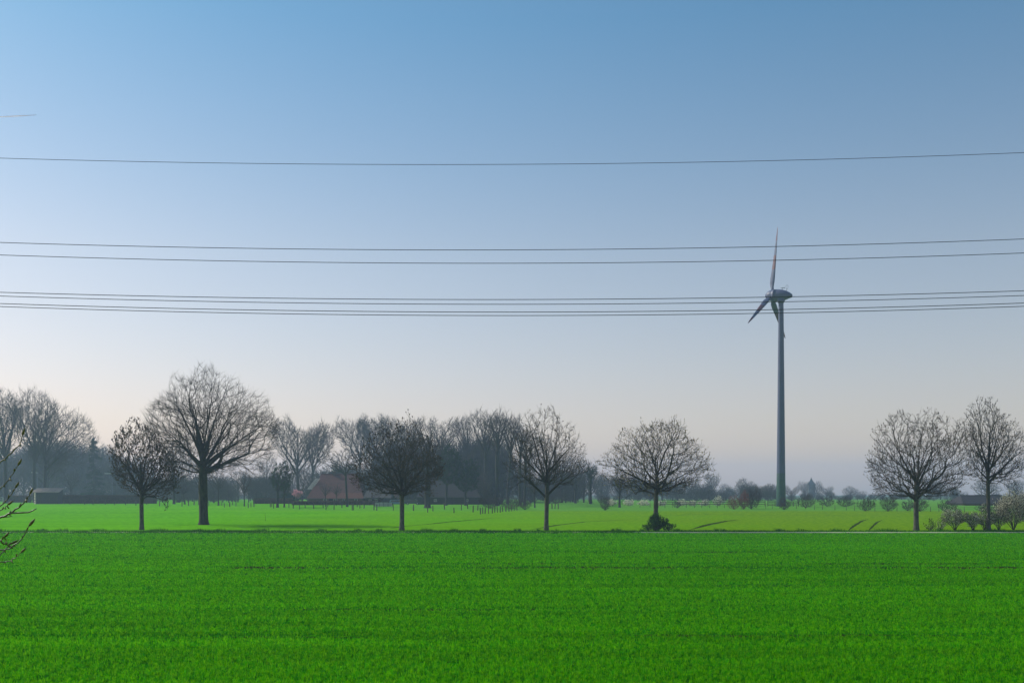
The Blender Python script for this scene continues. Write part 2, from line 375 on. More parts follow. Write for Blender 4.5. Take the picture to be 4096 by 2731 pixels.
M['pasture'] = mat('pasture_grass', (0.04, 0.23, 0.001), (0.16, 0.46, 0.002), 1.0, bands=(0.25, (0.7, 0.8, 0.8)), bump=0.4, bdist=0.1, c3=(0.14, 0.40, 0.002), scale3=0.05, f3=0.5, detail=8, spec=0.0)
M['backgrass'] = mat('grazed_grass', (0.07, 0.21, 0.02), (0.12, 0.29, 0.035), 1.0, c3=(0.10, 0.24, 0.025), scale3=0.06, f3=0.6, spec=0.0)
M['track'] = mat('gravel_track', (0.30, 0.27, 0.22), (0.42, 0.38, 0.31), 6, detail=8)
M['soil'] = mat('bare_soil', (0.014, 0.034, 0.004), (0.028, 0.046, 0.009), 3, spec=0.0)

sheet('ground', -2600, 2600, [-40, 50, 150] + list(np.linspace(160, 320, 30)) + [600, 1200, 2550], M['base'], -0.06)
sheet('near_field', -260, 260, [-20, 30, 60, 90, 109.0], M['wheat'], 0.0)
sheet('farm_track', -300, 300, [111.0, 113.3], M['track'], 0.0)
sheet('verge_ground', -300, 300, [109.0, 111.0], M['pasture'], 0.0)
sheet('far_verge_ground', -300, 300, [113.3, 115.5], M['pasture'], 0.0)
d_edge = depth(2043)
def blend_mat(name, a, b, x0, x1):
    """crop that is lush on one side of the field and sparse on the other"""
    m = M[a].copy(); m.name = name; t = m.node_tree; bs = [n for n in t.nodes if n.type == 'BSDF_PRINCIPLED'][0]
    src = bs.inputs['Base Color'].links[0].from_socket; tc = t.nodes.new('ShaderNodeTexCoord'); sp = t.nodes.new('ShaderNodeSeparateXYZ'); t.links.new(tc.outputs['Object'], sp.inputs[0])
    n = t.nodes.new('ShaderNodeTexNoise'); n.inputs['Scale'].default_value = 0.035; n.inputs['Detail'].default_value = 5; t.links.new(tc.outputs['Object'], n.inputs[0])
    am = t.nodes.new('ShaderNodeMath'); am.operation = 'MULTIPLY_ADD'; am.inputs[1].default_value = 60; t.links.new(n.outputs[0], am.inputs[0]); t.links.new(sp.outputs['X'], am.inputs[2])
    mr = t.nodes.new('ShaderNodeMapRange'); mr.inputs[1].default_value = x0 + 30; mr.inputs[2].default_value = x1 + 30; t.links.new(am.outputs[0], mr.inputs[0])
    n2 = t.nodes.new('ShaderNodeTexNoise'); n2.inputs['Scale'].default_value = 1.5; n2.inputs['Detail'].default_value = 9; t.links.new(tc.outputs['Object'], n2.inputs[0])
    cr = t.nodes.new('ShaderNodeValToRGB'); cr.color_ramp.elements[0].position = 0.34; cr.color_ramp.elements[1].position = 0.66
    cr.color_ramp.elements[0].color = (*b[0], 1); cr.color_ramp.elements[1].color = (*b[1], 1); t.links.new(n2.outputs[0], cr.inputs[0])
    mx = t.nodes.new('ShaderNodeMix'); mx.data_type = 'RGBA'; t.links.new(mr.outputs[0], mx.inputs[0]); t.links.new(src, mx.inputs[6]); t.links.new(cr.outputs[0], mx.inputs[7]); t.links.new(mx.outputs[2], bs.inputs['Base Color'])
    return m
M['farfield'] = blend_mat('far_crop', 'pasture', ((0.06, 0.16, 0.001), (0.17, 0.30, 0.002)), -50, 40)
sheet('far_field', -420, 420, [115.5, 150] + list(np.linspace(155, d_edge, 14)), M['farfield'], 0.0)
sheet('back_pasture', -520, 620, list(np.linspace(d_edge, 320, 16)) + [520], blend_mat('back_crop', 'pasture', ((0.07, 0.21, 0.02), (0.12, 0.29, 0.035)), -80, 20), 0.0)

def ribbon(name, pts, w, mat_, dz=0.006, sub=14):
    """a worn track lying on the ground through picture points"""
    W = [P(*p) for p in pts]; Q = []
    for i in range(len(W) - 1):
        for k in range(sub):
            t = k / sub; Q.append((W[i][0] * (1 - t) + W[i + 1][0] * t, W[i][1] * (1 - t) + W[i + 1][1] * t))
    Q.append(W[-1][:2]); V = []; fq = []; rg = random.Random(len(name) + int(pts[0][0]))
    for i, (x, y) in enumerate(Q):
        a, b = Q[max(i - 1, 0)], Q[min(i + 1, len(Q) - 1)]; dx, dy = b[0] - a[0], b[1] - a[1]; l = math.hypot(dx, dy)
        f = min(1, 4 * i / len(Q), 4 * (len(Q) - 1 - i) / len(Q)) * rg.uniform(0.6, 1.2) + 0.08
        nx, ny = -dy / l * w / 2 * f, dx / l * w / 2 * f
        V += [(x - nx, y - ny, float(zt(y - ny)) + dz), (x + nx, y + ny, float(zt(y + ny)) + dz)]
        if i: k = 2 * i; fq.append((k - 2, k - 1, k + 1, k))
    o = mesh_np(name, V, [(np.array(fq), 0)], mat_); tag(o, kind='structure')
for pts, w in (([(1660, 2101), (1790, 2087), (1870, 2080), (1990, 2070)], 0.9), ([(2760, 2118), (2830, 2098), (2905, 2083), (2960, 2077)], 0.9),
               ([(2120, 2118), (2230, 2099), (2340, 2086), (2560, 2075)], 0.7), ([(3392, 2122), (3415, 2103), (3447, 2083), (3475, 2075)], 0.45),
               ([(3474, 2122), (3490, 2105), (3508, 2088), (3530, 2078)], 0.35), ([(1560, 2112), (1620, 2103), (1680, 2098)], 0.5),
               ([(2500, 2066), (2800, 2056), (3300, 2060), (3900, 2064)], 0.5), ([(650, 2104), (760, 2098), (900, 2096)], 0.5)):
    ribbon('tyre_rut', pts, w, M['soil'])
def row_strip(name, y, x0, x1, w):
    sheet(name, x0, x1, [y - w / 2, y + w / 2], M['soil'], 0.006)

# ------------------------------------------------------------------ grass blades (real geometry, denser near the camera)
def blades(name, xs, ys, h, w, material, lean=0.35, seed=3, label=None):
    rng = np.random.default_rng(seed); n = len(xs)
    th = rng.uniform(0, 2 * np.pi, n); c, s = np.cos(th) * w / 2, np.sin(th) * w / 2
    z = zt(ys); lx, ly = rng.normal(0, lean, n) * h, rng.normal(0, lean, n) * h
    a = np.stack([xs - c, ys - s, z - 0.01], 1); b = np.stack([xs + c, ys + s, z - 0.01], 1)
    m1 = np.stack([xs - c * 0.8 + lx * 0.4, ys - s * 0.8 + ly * 0.4, z + h * 0.6], 1)
    m2 = np.stack([xs + c * 0.8 + lx * 0.4, ys + s * 0.8 + ly * 0.4, z + h * 0.6], 1)
    t = np.stack([xs + lx, ys + ly, z + h], 1)
    V = np.stack([a, b, m2, m1, t], 1).reshape(-1, 3); i = np.arange(n)[:, None] * 5
    o = mesh_np(name, V, [(i + np.array([[0, 1, 2, 3]]), 0), (i + np.array([[3, 2, 4]]), 0)], material)
    tag(o, label, 'grass', kind='stuff'); return o
rng = np.random.default_rng(11)
NB = 950000
y0, y1 = 19.0, 109.0
NC = 130000                                        # plants, each a tuft of several blades
cy_ = y0 * (y1 / y0) ** rng.uniform(0, 1, NC); cx_ = rng.uniform(-1, 1, NC) * (cy_ * 0.53 + 3.5)
cy_ = np.where(rng.uniform(0, 1, NC) < 0.6, np.round(cy_ / 0.25) * 0.25 + rng.normal(0, 0.03, NC), cy_)     # drill rows
ci = rng.integers(0, NC, NB); cr_ = 0.022 * (1 + (cy_ - 19) / 30); ch_ = rng.uniform(0.7, 1.35, NC)
yy = cy_[ci] + rng.normal(0, 1, NB) * cr_[ci]; xx = cx_[ci] + rng.normal(0, 1, NB) * cr_[ci]
# drill gaps, wheel marks and thin patches
rut = np.zeros(NB, bool)
for yc, xa, xb, w in ((58.2, -18, 60, 2.1), (61.6, -6, 60, 1.3), (30.0, -20, -4, 0.8), (30.4, 3, 18, 0.7), (37.2, -12, 4, 0.7), (36.5, 8, 14, 0.5), (74, -14, 20, 1.8), (46.8, 9, 22, 0.9)):
    rut |= (np.abs(yy - yc - 0.12 * np.sin(xx * 0.7)) < w / 2) & (xx > xa) & (xx < xb) & (rng.uniform(0, 1, NB) < 0.85)
keep = ~rut; xx, yy = xx[keep], yy[keep]; ci = ci[keep]
pn = 0.5 + 0.25 * np.sin(xx * 0.9 + 1.3 * np.sin(yy * 0.31)) + 0.25 * np.sin(yy * 0.8 + 1.7 * np.sin(xx * 0.23 + 1))
hh = rng.uniform(0.07, 0.15, len(xx)) * (0.8 + 0.35 * pn) * ch_[ci]
ww = 0.010 * (1 + (yy - 19) / 22) * rng.uniform(0.7, 1.3, len(xx))
blades('wheat_crop', xx, yy, hh, ww, M['blade'], seed=5, label='bright green young wheat covering the near field')
def wheel_shade_line(y, x0, x1, w, seed):  # dark soil strip, also standing in for shade along the row edge
    rg = np.random.default_rng(seed); xs = np.arange(x0, x1, 0.6); V = []; Q = []
    for i, x in enumerate(xs):
        f = w / 2 * max(0.05, rg.uniform(0.2, 1.1) * (0.55 + 0.45 * math.sin(x * 0.31 + seed)) * min(1, (x - x0) / 3, (x1 - x) / 3)); c_ = y + 0.12 * math.sin(x * 0.7)
        V += [(x, c_ - f, 0.005), (x, c_ + f, 0.005)]
        if i: k = 2 * i; Q.append((k - 2, k, k + 1, k - 1))
    tag(mesh_np('wheel_shade_line', V, [(np.array(Q), 0)], M['soil']), kind='structure')
for k, (y, a, b, w) in enumerate(((58.2, -18, 45, 2.4), (61.6, -6, 45, 1.4), (30.0, -18, -4, 0.7), (37.2, -12, 4, 0.6), (74, -14, 20, 1.8), (46.8, 9, 22, 0.8), (30.4, 2, 18, 0.6))): wheel_shade_line(y, a, b, w, k)
# verges beside the track: rank tufts, high in the middle stretch where they hide it
n = 60000
xv = rng.uniform(-90, 100, n); px = xv / 112 * F + CX
tuft = 0.5 + 0.5 * np.sin(xv * 1.9 + 2 * np.sin(xv * 0.37)) * np.sin(xv * 0.53 + 1)
front = rng.uniform(0, 1, n) < 0.55
yv = np.where(front, rng.uniform(108.9, 110.9, n), rng.uniform(113.4, 116.5, n))
hide = np.where((px > 600) & (px < 2550), 0.22, np.where(px < 600, 0.17, 0.05))
hv = np.where(front, hide * rng.uniform(0.5, 1.3, n) * (0.6 + 0.6 * tuft), rng.uniform(0.06, 0.2, n) + 0.30 * (tuft > 0.72) * rng.uniform(0, 1, n))
blades('verge_grass', xv, yv, hv, np.full(n, 0.035), M['verge'], seed=8, label='dark rank grass growing along both edges of the farm track')

# ------------------------------------------------------------------ wind turbine
bx, by = 3124, 2024
tx, ty, tz = P(bx, by); S = F / ty                     # S = px per metre there
M['tower'] = mat('tower_paint', (0.066, 0.078, 0.145), (0.086, 0.098, 0.165), 0.5, rough=0.5, spec=0.4)  # light grey paint coloured darker, standing in for its backlit shade
M['red'] = mat('blade_red', (0.10, 0.035, 0.045), (0.13, 0.04, 0.05), 0.5, rough=0.5, spec=0.4)
GR = [(0.012, 0.055, 0.04), (0.018, 0.065, 0.05), (0.026, 0.075, 0.06), (0.036, 0.082, 0.07), (0.05, 0.085, 0.088)]
for i, c in enumerate(GR): M['green%d' % i] = mat('tower_green_band', c, tuple(v * 1.12 for v in c), 0.5, rough=0.5, spec=0.4)
turb = thing('wind_turbine', 'tall three bladed wind turbine with green banded grey tower and egg shaped nacelle', 'wind turbine', (tx, ty, tz))
hub_h = up(1182, ty) - tz
prof = [(0, 19.5), (0.06, 17.8), (0.3, 15.5), (0.6, 13.0), (1.0, 9.7)]
def tr(t): return float(np.interp(t, [p[0] for p in prof], [p[1] for p in prof])) / S
def ringtube(mb, z0, z1, r0, r1, n=40, capb=True):
    vs = [(r * math.cos(a), r * math.sin(a), z) for z, r in ((z0, r0), (z1, r1)) for a in [2 * math.pi * j / n for j in range(n)]]
    fs = [(j, (j + 1) % n, n + (j + 1) % n, n + j) for j in range(n)]
    if capb: fs += [tuple(range(n))[::-1], tuple(range(n, 2 * n))]
    return mb.add(vs, fs)
top = hub_h - 1.1
zs = [0, 1.8, 3.6, 5.3, 7.0, 8.6]
for i in range(5):
    o = ringtube(MB(), zs[i], zs[i + 1], tr(zs[i] / top), tr(zs[i + 1] / top), capb=False).build('tower_band', M['green%d' % i], turb, smooth=True)
    tag(o, ('darkest green band at the tower foot', 'dark green band above the foot', 'middle green band of the tower', 'pale green band of the tower', 'faint grey green band, highest of the bands')[i])
tw = MB(); zz = [8.6] + list(np.linspace(12, top, 14))
for a, b in zip(zz[:-1], zz[1:]): ringtube(tw, a, b, tr(a / top), tr(b / top), capb=False)
for z in (18, 33): ringtube(tw, z, z + 0.12, tr(z / top) + 0.02, tr(z / top) + 0.02)
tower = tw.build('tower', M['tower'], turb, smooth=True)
MB().box(-0.45, 0.45, -1.36, -1.2, 0.9, 3.0).build('door', M['green1'], turb)
st = MB(); st.box(-0.6, 0.6, -2.3, -1.25, 0.75, 0.85)
for k in range(4): st.box(-0.6, 0.6, -2.6 - 0.25 * k, -2.35 - 0.25 * k, 0.55 - 0.18 * k, 0.62 - 0.18 * k)
st.build('steps', M['post'], turb)
ax = Vector((-0.852, 0.523, 0.085)).normalized()            # nose direction
nac_q = ax.to_track_quat('X', 'Z')
def lathe(pts, n=28, sq=1.0):
    mb = MB(); vs = []; k = len(pts)
    for x, r, dz in pts:
        for j in range(n):
            a = 2 * math.pi * j / n; vs.append((x, r * math.cos(a) * sq, dz + r * math.sin(a)))
    fs = [(i * n + j, i * n + (j + 1) % n, (i + 1) * n + (j + 1) % n, (i + 1) * n + j) for i in range(k - 1) for j in range(n)]
    fs += [tuple(range(n)), tuple((k - 1) * n + j for j in range(n))[::-1]]
    return mb.add(vs, fs)
def q_place(o, loc): o.location = loc; o.rotation_mode = 'QUATERNION'; o.rotation_quaternion = nac_q
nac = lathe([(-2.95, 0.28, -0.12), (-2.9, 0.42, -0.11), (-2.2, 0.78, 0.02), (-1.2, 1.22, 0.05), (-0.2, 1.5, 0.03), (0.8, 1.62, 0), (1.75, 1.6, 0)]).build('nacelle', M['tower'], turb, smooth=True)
q_place(nac, (0, 0, hub_h))
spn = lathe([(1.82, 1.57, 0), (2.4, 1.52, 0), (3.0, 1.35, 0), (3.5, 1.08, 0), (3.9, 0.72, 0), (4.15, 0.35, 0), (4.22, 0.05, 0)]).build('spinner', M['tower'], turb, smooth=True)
q_place(spn, (0, 0, hub_h))
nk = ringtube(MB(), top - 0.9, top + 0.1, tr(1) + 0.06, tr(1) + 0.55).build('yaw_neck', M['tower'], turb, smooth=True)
vane = MB().tube([(-0.2, 0, 1.45), (-0.2, 0, 2.1)], 0.05, 5); vane.tube([(-0.65, 0, 1.95), (0.3, 0, 1.95)], 0.05, 5); vane.box(-0.8, -0.55, -0.02, 0.02, 1.85, 2.1)
v_ = vane.build('wind_vane', M['post'], nac)
rg_ = MB().tube([(-1.4, 0, 1.1), (-1.4, 0, 1.75)], 0.05, 5)
rg_.tube([(-1.4 + 0.32 * math.cos(a) * 0.7, 0.32 * math.cos(a) * 0.7, 2.2 + 0.5 * math.sin(a)) for a in np.linspace(0, 2 * math.pi, 15)], 0.035, 4, cap=False)
rg_.build('beacon_ring', M['post'], nac)
hubc = Vector((0, 0, hub_h)) + ax * 2.45
upv = (Vector((0, 0, 1)) - ax * ax.z).normalized(); side = Vector((ax.y * -1, ax.x, 0)).normalized()   # (-.29,-.955)
if side.x > 0: side = -side
def blade(theta, flip=1):
    L = 18.3; dirv = (upv * math.cos(theta) + side * math.sin(theta)).normalized(); chord_t = dirv.cross(ax).normalized()
    st = [0.06, 0.09, 0.13, 0.18, 0.25, 0.38, 0.385, 0.5, 0.58, 0.585, 0.7, 0.8, 0.805, 0.9, 0.97, 1.0]
    ch = [0.8, 0.9, 1.2, 1.6, 1.7, 1.42, 1.41, 1.22, 1.08, 1.07, 0.86, 0.68, 0.67, 0.46, 0.28, 0.08]
    n = 12; vs = []
    for s_, c_ in zip(st, ch):
        t = max(0, (s_ - 0.06)) / 0.94; th = R(22) * (1 - t) + R(52)
        thick = 0.75 if s_ < 0.1 else c_ * (0.30 - 0.16 * t)
        e1 = chord_t * math.cos(th) - ax * math.sin(th); e2 = chord_t * math.sin(th) + ax * math.cos(th)
        base = hubc + dirv * (L * s_) + ax * (0.35 * t * t)
        for j in range(n):
            a = 2 * math.pi * j / n; vs.append(base + e1 * (math.cos(a) * c_ * 0.43 - c_ * 0.18 * (0 if s_ < 0.1 else 1)) + e2 * (math.sin(a) * thick / 2))
    fs = [(i * n + j, i * n + (j + 1) % n, (i + 1) * n + (j + 1) % n, (i + 1) * n + j) for i in range(len(st) - 1) for j in range(n)]
    fs += [tuple(range(n))[::-1], tuple((len(st) - 1) * n + j for j in range(n))]
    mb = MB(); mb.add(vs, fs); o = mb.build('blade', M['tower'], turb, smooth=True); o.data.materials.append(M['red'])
    for p in o.data.polygons:
        s_ = ((sum((Vector(o.data.vertices[v].co) for v in p.vertices), Vector()) / len(p.vertices)) - hubc).dot(dirv) / L
        if 0.38 < s_ < 0.585 or s_ > 0.8: p.material_index = 1
    return o
for i, th in enumerate((-4, 121, 240)):
    tag(blade(R(th)), ('upright blade with red bands', 'lower blade pointing down left', 'lower blade passing behind the tower')[i])

# ------------------------------------------------------------------ overhead wires
M['wire'] = mat('wire_metal', (0.05, 0.05, 0.055), (0.08, 0.08, 0.085), 2, rough=0.6)
WL = [(633, 658, 611, 70, 'topmost overhead wire alone high in the blue sky'),
      (970, 999.5, 956, 66, 'second highest overhead wire, upper of the middle pair'),
      (1020, 1053, 1012, 66, 'third highest overhead wire, lower of the middle pair'),
      (1169, 1198, 1163, 62, 'topmost of the four lowest overhead wires, just above the nacelle middle'),
      (1184, 1217, 1182, 64, 'second of the four lowest overhead wires, across the nacelle belly'),
      (1214, 1248, 1212, 62, 'third of the four lowest overhead wires, below the nacelle'),
      (1226, 1262, 1225, 64, 'lowest overhead wire of all, below the nacelle')]
for yl, yc, yr, d, lab in WL:
    a = ((yl + yr) / 2 - yc) / 2048 ** 2; b = (yr - yl) / 4096
    pts = []
    for k in range(61):
        u = -2048 * 2.2 + 4096 * 2.2 * k / 60; pts.append((u / F * d, d, up(yc + b * u + a * u * u, d)))
    o = MB().tube(pts, 0.021 if yl > 700 else 0.018, 6).build('power_line', M['wire'], None, smooth=True)
    tag(o, lab, 'power line', 'overhead wires crossing the sky')

# ------------------------------------------------------------------ vapour trail, far beyond the haze
cm = bpy.data.materials.new('vapour'); cm.use_nodes = True; t_ = cm.node_tree; b_ = t_.nodes['Principled BSDF']
b_.inputs['Base Color'].default_value = (0.9, 0.9, 0.92, 1); b_.inputs['Roughness'].default_value = 1
nz = t_.nodes.new('ShaderNodeTexNoise'); nz.inputs['Scale'].default_value = 0.006; mr = t_.nodes.new('ShaderNodeMapRange')
mr.inputs[1].default_value = 0.3; mr.inputs[2].default_value = 0.7; mr.inputs[3].default_value = 0.7; mr.inputs[4].default_value = 1.0
tcx = t_.nodes.new('ShaderNodeTexCoord'); t_.links.new(tcx.outputs['Object'], nz.inputs[0]); t_.links.new(nz.outputs[0], mr.inputs[0]); t_.links.new(mr.outputs[0], b_.inputs['Alpha']); b_.inputs['Transmission Weight'].default_value = 0.0; vt = t_.nodes.new('ShaderNodeBsdfTranslucent'); vt.inputs[0].default_value = (0.95, 0.97, 1, 1); va = t_.nodes.new('ShaderNodeMixShader'); va.inputs[0].default_value = 0.8; t_.links.new(b_.outputs[0], va.inputs[1]); t_.links.new(vt.outputs[0], va.inputs[2]); t_.links.new(va.outputs[0], t_.nodes['Material Output'].inputs[0])
d = 12000
cp = [((x - CX) / F * d, d + dy, up(y, d)) for x, y, dy in ((-300, 488, 0), (0, 468.5, 0), (70, 465, 0), (145, 460.5, 0))]
o = MB().tube(cp, [4, 5, 8, 2], 8).build('vapour_trail', cm, None, smooth=True)
tag(o, 'short white vapour trail in the upper left sky', 'vapour trail')

# ------------------------------------------------------------------ roadside ash trees and the oak
def limb(bx, by, ys, xe, ye, yd):
    d = depth(by); s = d / F; z0 = float(zt(d))
    return (up(ys, d) - z0, ((xe - bx) * s, yd, up(ye, d) - z0))
def build_px(seed, bx, by, rows, limbs, top, rt, name, label, cat, group, bark, twig, leaf=None, **k):
    h = up(top, depth(by)) - float(zt(depth(by)))
    L = [limb(bx, by, *l) for l in limbs] if limbs else None
    g = grow(seed, h, penv(bx, by, rows), rt, limbs=L, **k)
    return plant(g, P(bx, by), name, label, cat, group, M[bark], M[twig], M[leaf] if leaf else None)
AG = 'ash trees along the farm track'
ash = dict(step=0.26, twig_len=0.62, twig_r=0.0105, twigs=3, twig_up=0.75, upb=0.10, mom=0.8, leaf_where='tip')
build_px(1, 567, 2118, [(1712, 520, 562), (1735, 480, 622), (1765, 441, 662), (1830, 432, 712), (1905, 452, 722), (1955, 500, 705), (1985, 545, 680)],
         [(1975, 470, 1830, 0.5), (1980, 700, 1880, -0.3), (1975, 640, 1780, 0.8), (1950, 520, 1770, -0.6), (1940, 455, 1890, -1.2), (1960, 590, 1850, -2.4), (1950, 560, 1830, 2.3), (1935, 600, 1740, 0.2), (1965, 700, 1950, 1.0), (1925, 510, 1940, 1.2)],
         1712, 0.24, 'ash_tree', 'small ash with dark seed bunches on the track edge, left of the big oak', 'tree', AG, 'ash_bark', 'twig', 'seeds', n_attr=2200, leaf_n=1900, leaf_s=0.085, leader=0.62, **ash)
build_px(2, 1607, 2120, [(1712, 1575, 1640), (1750, 1500, 1722), (1800, 1465, 1775), (1860, 1410, 1792), (1930, 1412, 1770), (1962, 1465, 1715), (1978, 1530, 1650)],
         [(1970, 1425, 1830, 0.4), (1975, 1720, 1850, 0.3), (1960, 1418, 1920, -0.8), (1950, 1520, 1780, 1.0), (1945, 1660, 1780, -0.6), (1935, 1560, 1740, -0.4), (1930, 1630, 1730, 0.8), (1960, 1760, 1900, -0.8), (1955, 1600, 1850, -3.0), (1950, 1610, 1840, 3.0), (1940, 1480, 1870, 2.0)],
         1712, 0.27, 'ash_tree', 'dense round ash loaded with dark seed bunches in front of the farm wood', 'tree', AG, 'ash_bark', 'twig', 'seeds', n_attr=2700, leaf_n=2300, leaf_s=0.075, leader=0.7, **ash)
build_px(3, 2185, 2120, [(1642, 2150, 2205), (1675, 2108, 2258), (1725, 2075, 2308), (1770, 2040, 2322), (1820, 1995, 2345), (1865, 2003, 2362), (1905, 2050, 2340), (1935, 2120, 2265)],
         [(1990, 2010, 1850, 0.4), (1985, 2335, 1860, -0.3), (1965, 2125, 1720, -0.3), (1900, 2240, 1730, 0.8), (1880, 2145, 1690, 0.5), (1890, 2285, 1790, -0.7), (1940, 2050, 1790, -1.2), (1930, 2080, 1905, 1.6), (1900, 2190, 1780, 2.6), (1905, 2180, 1790, -2.6), (1870, 2215, 1680, 0)],
         1642, 0.25, 'ash_tree', 'open bare ash with a deep V fork and pale lit trunk, before the wood end', 'tree', AG, 'ash_bark', 'twig', 'seeds', n_attr=1700, leaf_n=700, leaf_s=0.06, leader=0.72, **ash)
build_px(4, 2623, 2120, [(1650, 2590, 2640), (1672, 2542, 2676), (1712, 2496, 2735), (1765, 2475, 2785), (1810, 2425, 2803), (1865, 2402, 2838), (1900, 2410, 2838), (1945, 2412, 2765), (1972, 2465, 2695)],
         [(1960, 2440, 1860, 0.3), (1965, 2800, 1870, -0.3), (1940, 2430, 1920, -1.2), (1910, 2520, 1740, 0.5), (1900, 2700, 1730, 0.6), (1890, 2560, 1690, -0.6), (1885, 2650, 1690, 0.2), (1900, 2755, 1790, -0.8), (1905, 2480, 1800, 1.4), (1920, 2620, 1800, -3.2), (1915, 2630, 1800, 3.2), (1935, 2760, 1930, 1.2)],
         1650, 0.26, 'ash_tree', 'wide round headed ash with a green bush round its foot, left of the turbine', 'tree', AG, 'ash_bark', 'twig', 'bud', n_attr=3100, leaf_n=2600, leaf_s=0.05, leader=0.75, leaf_long=2.2, **ash)
build_px(5, 3665, 2120, [(1682, 3605, 3740), (1700, 3545, 3805), (1735, 3508, 3852), (1785, 3480, 3872), (1830, 3463, 3882), (1885, 3457, 3882), (1945, 3478, 3872), (1985, 3510, 3795)],
         [(1978, 3840, 1850, 0.2), (1950, 3480, 1850, -0.2), (1955, 3500, 1930, -0.9), (1935, 3560, 1740, 0.5), (1935, 3700, 1720, 0.6), (1930, 3620, 1720, -0.6), (1930, 3780, 1750, -0.6), (1950, 3850, 1930, 0.9), (1925, 3520, 1790, 1.2), (1930, 3660, 1830, -3.2), (1930, 3670, 1830, 3.2), (1965, 3750, 1760, 0.3)],
         1682, 0.29, 'ash_tree', 'broad flat topped ash right of the turbine with a dark sturdy trunk', 'tree', AG, 'ash_bark', 'twig', 'seeds', n_attr=3500, leaf_n=2400, leaf_s=0.06, leader=0.6, **ash)
build_px(6, 3955, 2120, [(1622, 3945, 3988), (1655, 3887, 4028), (1700, 3867, 4062), (1760, 3862, 4100), (1820, 3872, 4115), (1870, 3885, 4112), (1910, 3890, 4085), (1935, 3940, 4015)],
         [(1935, 4100, 1800, 0.2), (1900, 3880, 1720, -0.2), (1880, 3915, 1680, 0.6), (1870, 4020, 1700, 0.5), (1925, 3900, 1880, -0.8), (1890, 4060, 1740, -0.6), (1900, 3955, 1780, -2.4), (1905, 3965, 1780, 2.4), (1860, 3985, 1670, -0.2)],
         1622, 0.22, 'ash_tree', 'slender tall ash at the right edge rising out of blossoming shrubs', 'tree', AG, 'ash_bark', 'twig', 'seeds', n_attr=2000, leaf_n=1200, leaf_s=0.055, leader=0.85, **ash)
build_px(7, 815, 2098, [(1446, 770, 850), (1466, 730, 880), (1490, 692, 905), (1512, 676, 925), (1555, 665, 975), (1580, 655, 990), (1620, 612, 1035), (1680, 568, 1098), (1740, 568, 1108), (1800, 600, 1085), (1860, 650, 1005), (1892, 735, 900)],
         [(1895, 600, 1790, 0.5), (1900, 1060, 1800, -0.5), (1890, 1040, 1700, 1.2), (1880, 630, 1690, -1.2), (1870, 980, 1600, 0.6), (1850, 690, 1590, 0.5), (1830, 920, 1530, -0.8), (1800, 730, 1520, 0.3), (1790, 860, 1490, 0.8), (1870, 1080, 1750, 0.8),
          (1890, 980, 1850, -2.2), (1880, 690, 1850, 2.2), (1850, 810, 1720, -6.0), (1855, 820, 1720, 6.0), (1860, 900, 1700, -4.5), (1865, 730, 1700, 4.5), (1870, 700, 1740, -4.5), (1860, 930, 1760, 4.5), (1880, 820, 1830, -5.5)],
         1446, 0.60, 'oak_tree', 'largest bare tree, spreading oak with a thick black trunk standing alone in the meadow', 'tree', None, 'oak_bark', 'oak_twig', None,
         n_attr=6000, step=0.36, crook=0.08, rough=0.08, gaps=0.30, twig_len=1.0, twig_r=0.0095, twigs=4, twig_up=0.25, upb=0.06, mom=0.85, leader=0.78, r_leaf=0.012)

# ------------------------------------------------------------------ trees of the farm wood and the far edges
def wood_env(h, w_l, w_r, low, shape='dome'):
    if shape == 'dome': pr = ((0, 0.35), (0.15, 0.72), (0.35, 0.95), (0.55, 1.0), (0.75, 0.85), (0.9, 0.55), (1.0, 0.18))
    elif shape == 'vase': pr = ((0, 0.2), (0.25, 0.55), (0.5, 0.85), (0.72, 1.0), (0.88, 0.85), (1.0, 0.4))
    elif shape == 'tall': pr = ((0, 0.35), (0.3, 0.7), (0.6, 0.9), (0.8, 1.0), (0.93, 0.75), (1.0, 0.3))
    else: pr = ((0, 0.42), (0.12, 0.68), (0.35, 1.0), (0.6, 0.92), (0.85, 0.58), (1.0, 0.2))
    return [(low + (h - low) * t, w_l * v, w_r * v) for t, v in pr]
WG = 'bare trees of the farm wood'
def wood(seed, bx, by, top, xl, xr, low, rt, label, shape='dome', name='bare_tree', group=WG, dens=1.0, bark='far_bark', twig='far_twig', leaf=None, leaf_n=0, leaf_where='cling', leaf_s=0.2, n_limbs=9, fork=(0.22, 0.55), d=None, lean=(0, 0), cat='tree', **k):
    dd = d or depth(by); loc = at(bx, dd) if d else P(bx, by); z0 = loc[2]; s = dd / F
    h = up(top, dd) - z0; zl = max(up(low, dd) - z0, 0.3)
    area = (xr - xl) * s * (h - zl); na = int(min(2600, 9 * area * dens)) if leaf is None else int(min(1200, 6 * area))
    st = max(0.35, h / 36); xl, xr, low = bx - (bx - xl) * 1.12, bx + (xr - bx) * 1.12, low + (by - low) * 0.38
    args = dict(n_attr=na, step=st, kill=st * 1.6, twig_len=h * 0.06, twig_r=0.010 + 0.0005 * h * (dd / 300), twigs=3, twig_up=0.35, leader=0.72, rough=0.16, gaps=0.36, crook=0.10, fork=(max(fork[0], zl / h * 0.8), max(fork[1], zl / h * 0.8 + 0.2)), n_limbs=n_limbs, r_leaf=0.02,
                leaf_n=leaf_n, leaf_where=leaf_where, leaf_s=leaf_s, lean=lean, twig_cnt=2)
    args.update(k)
    g = grow(seed, h, wood_env(h, (bx - xl) * s, (xr - bx) * s, zl, shape), rt, **args)
    return plant(g, loc, name, label, cat, group, M[bark], M[twig], M[leaf] if leaf else None)
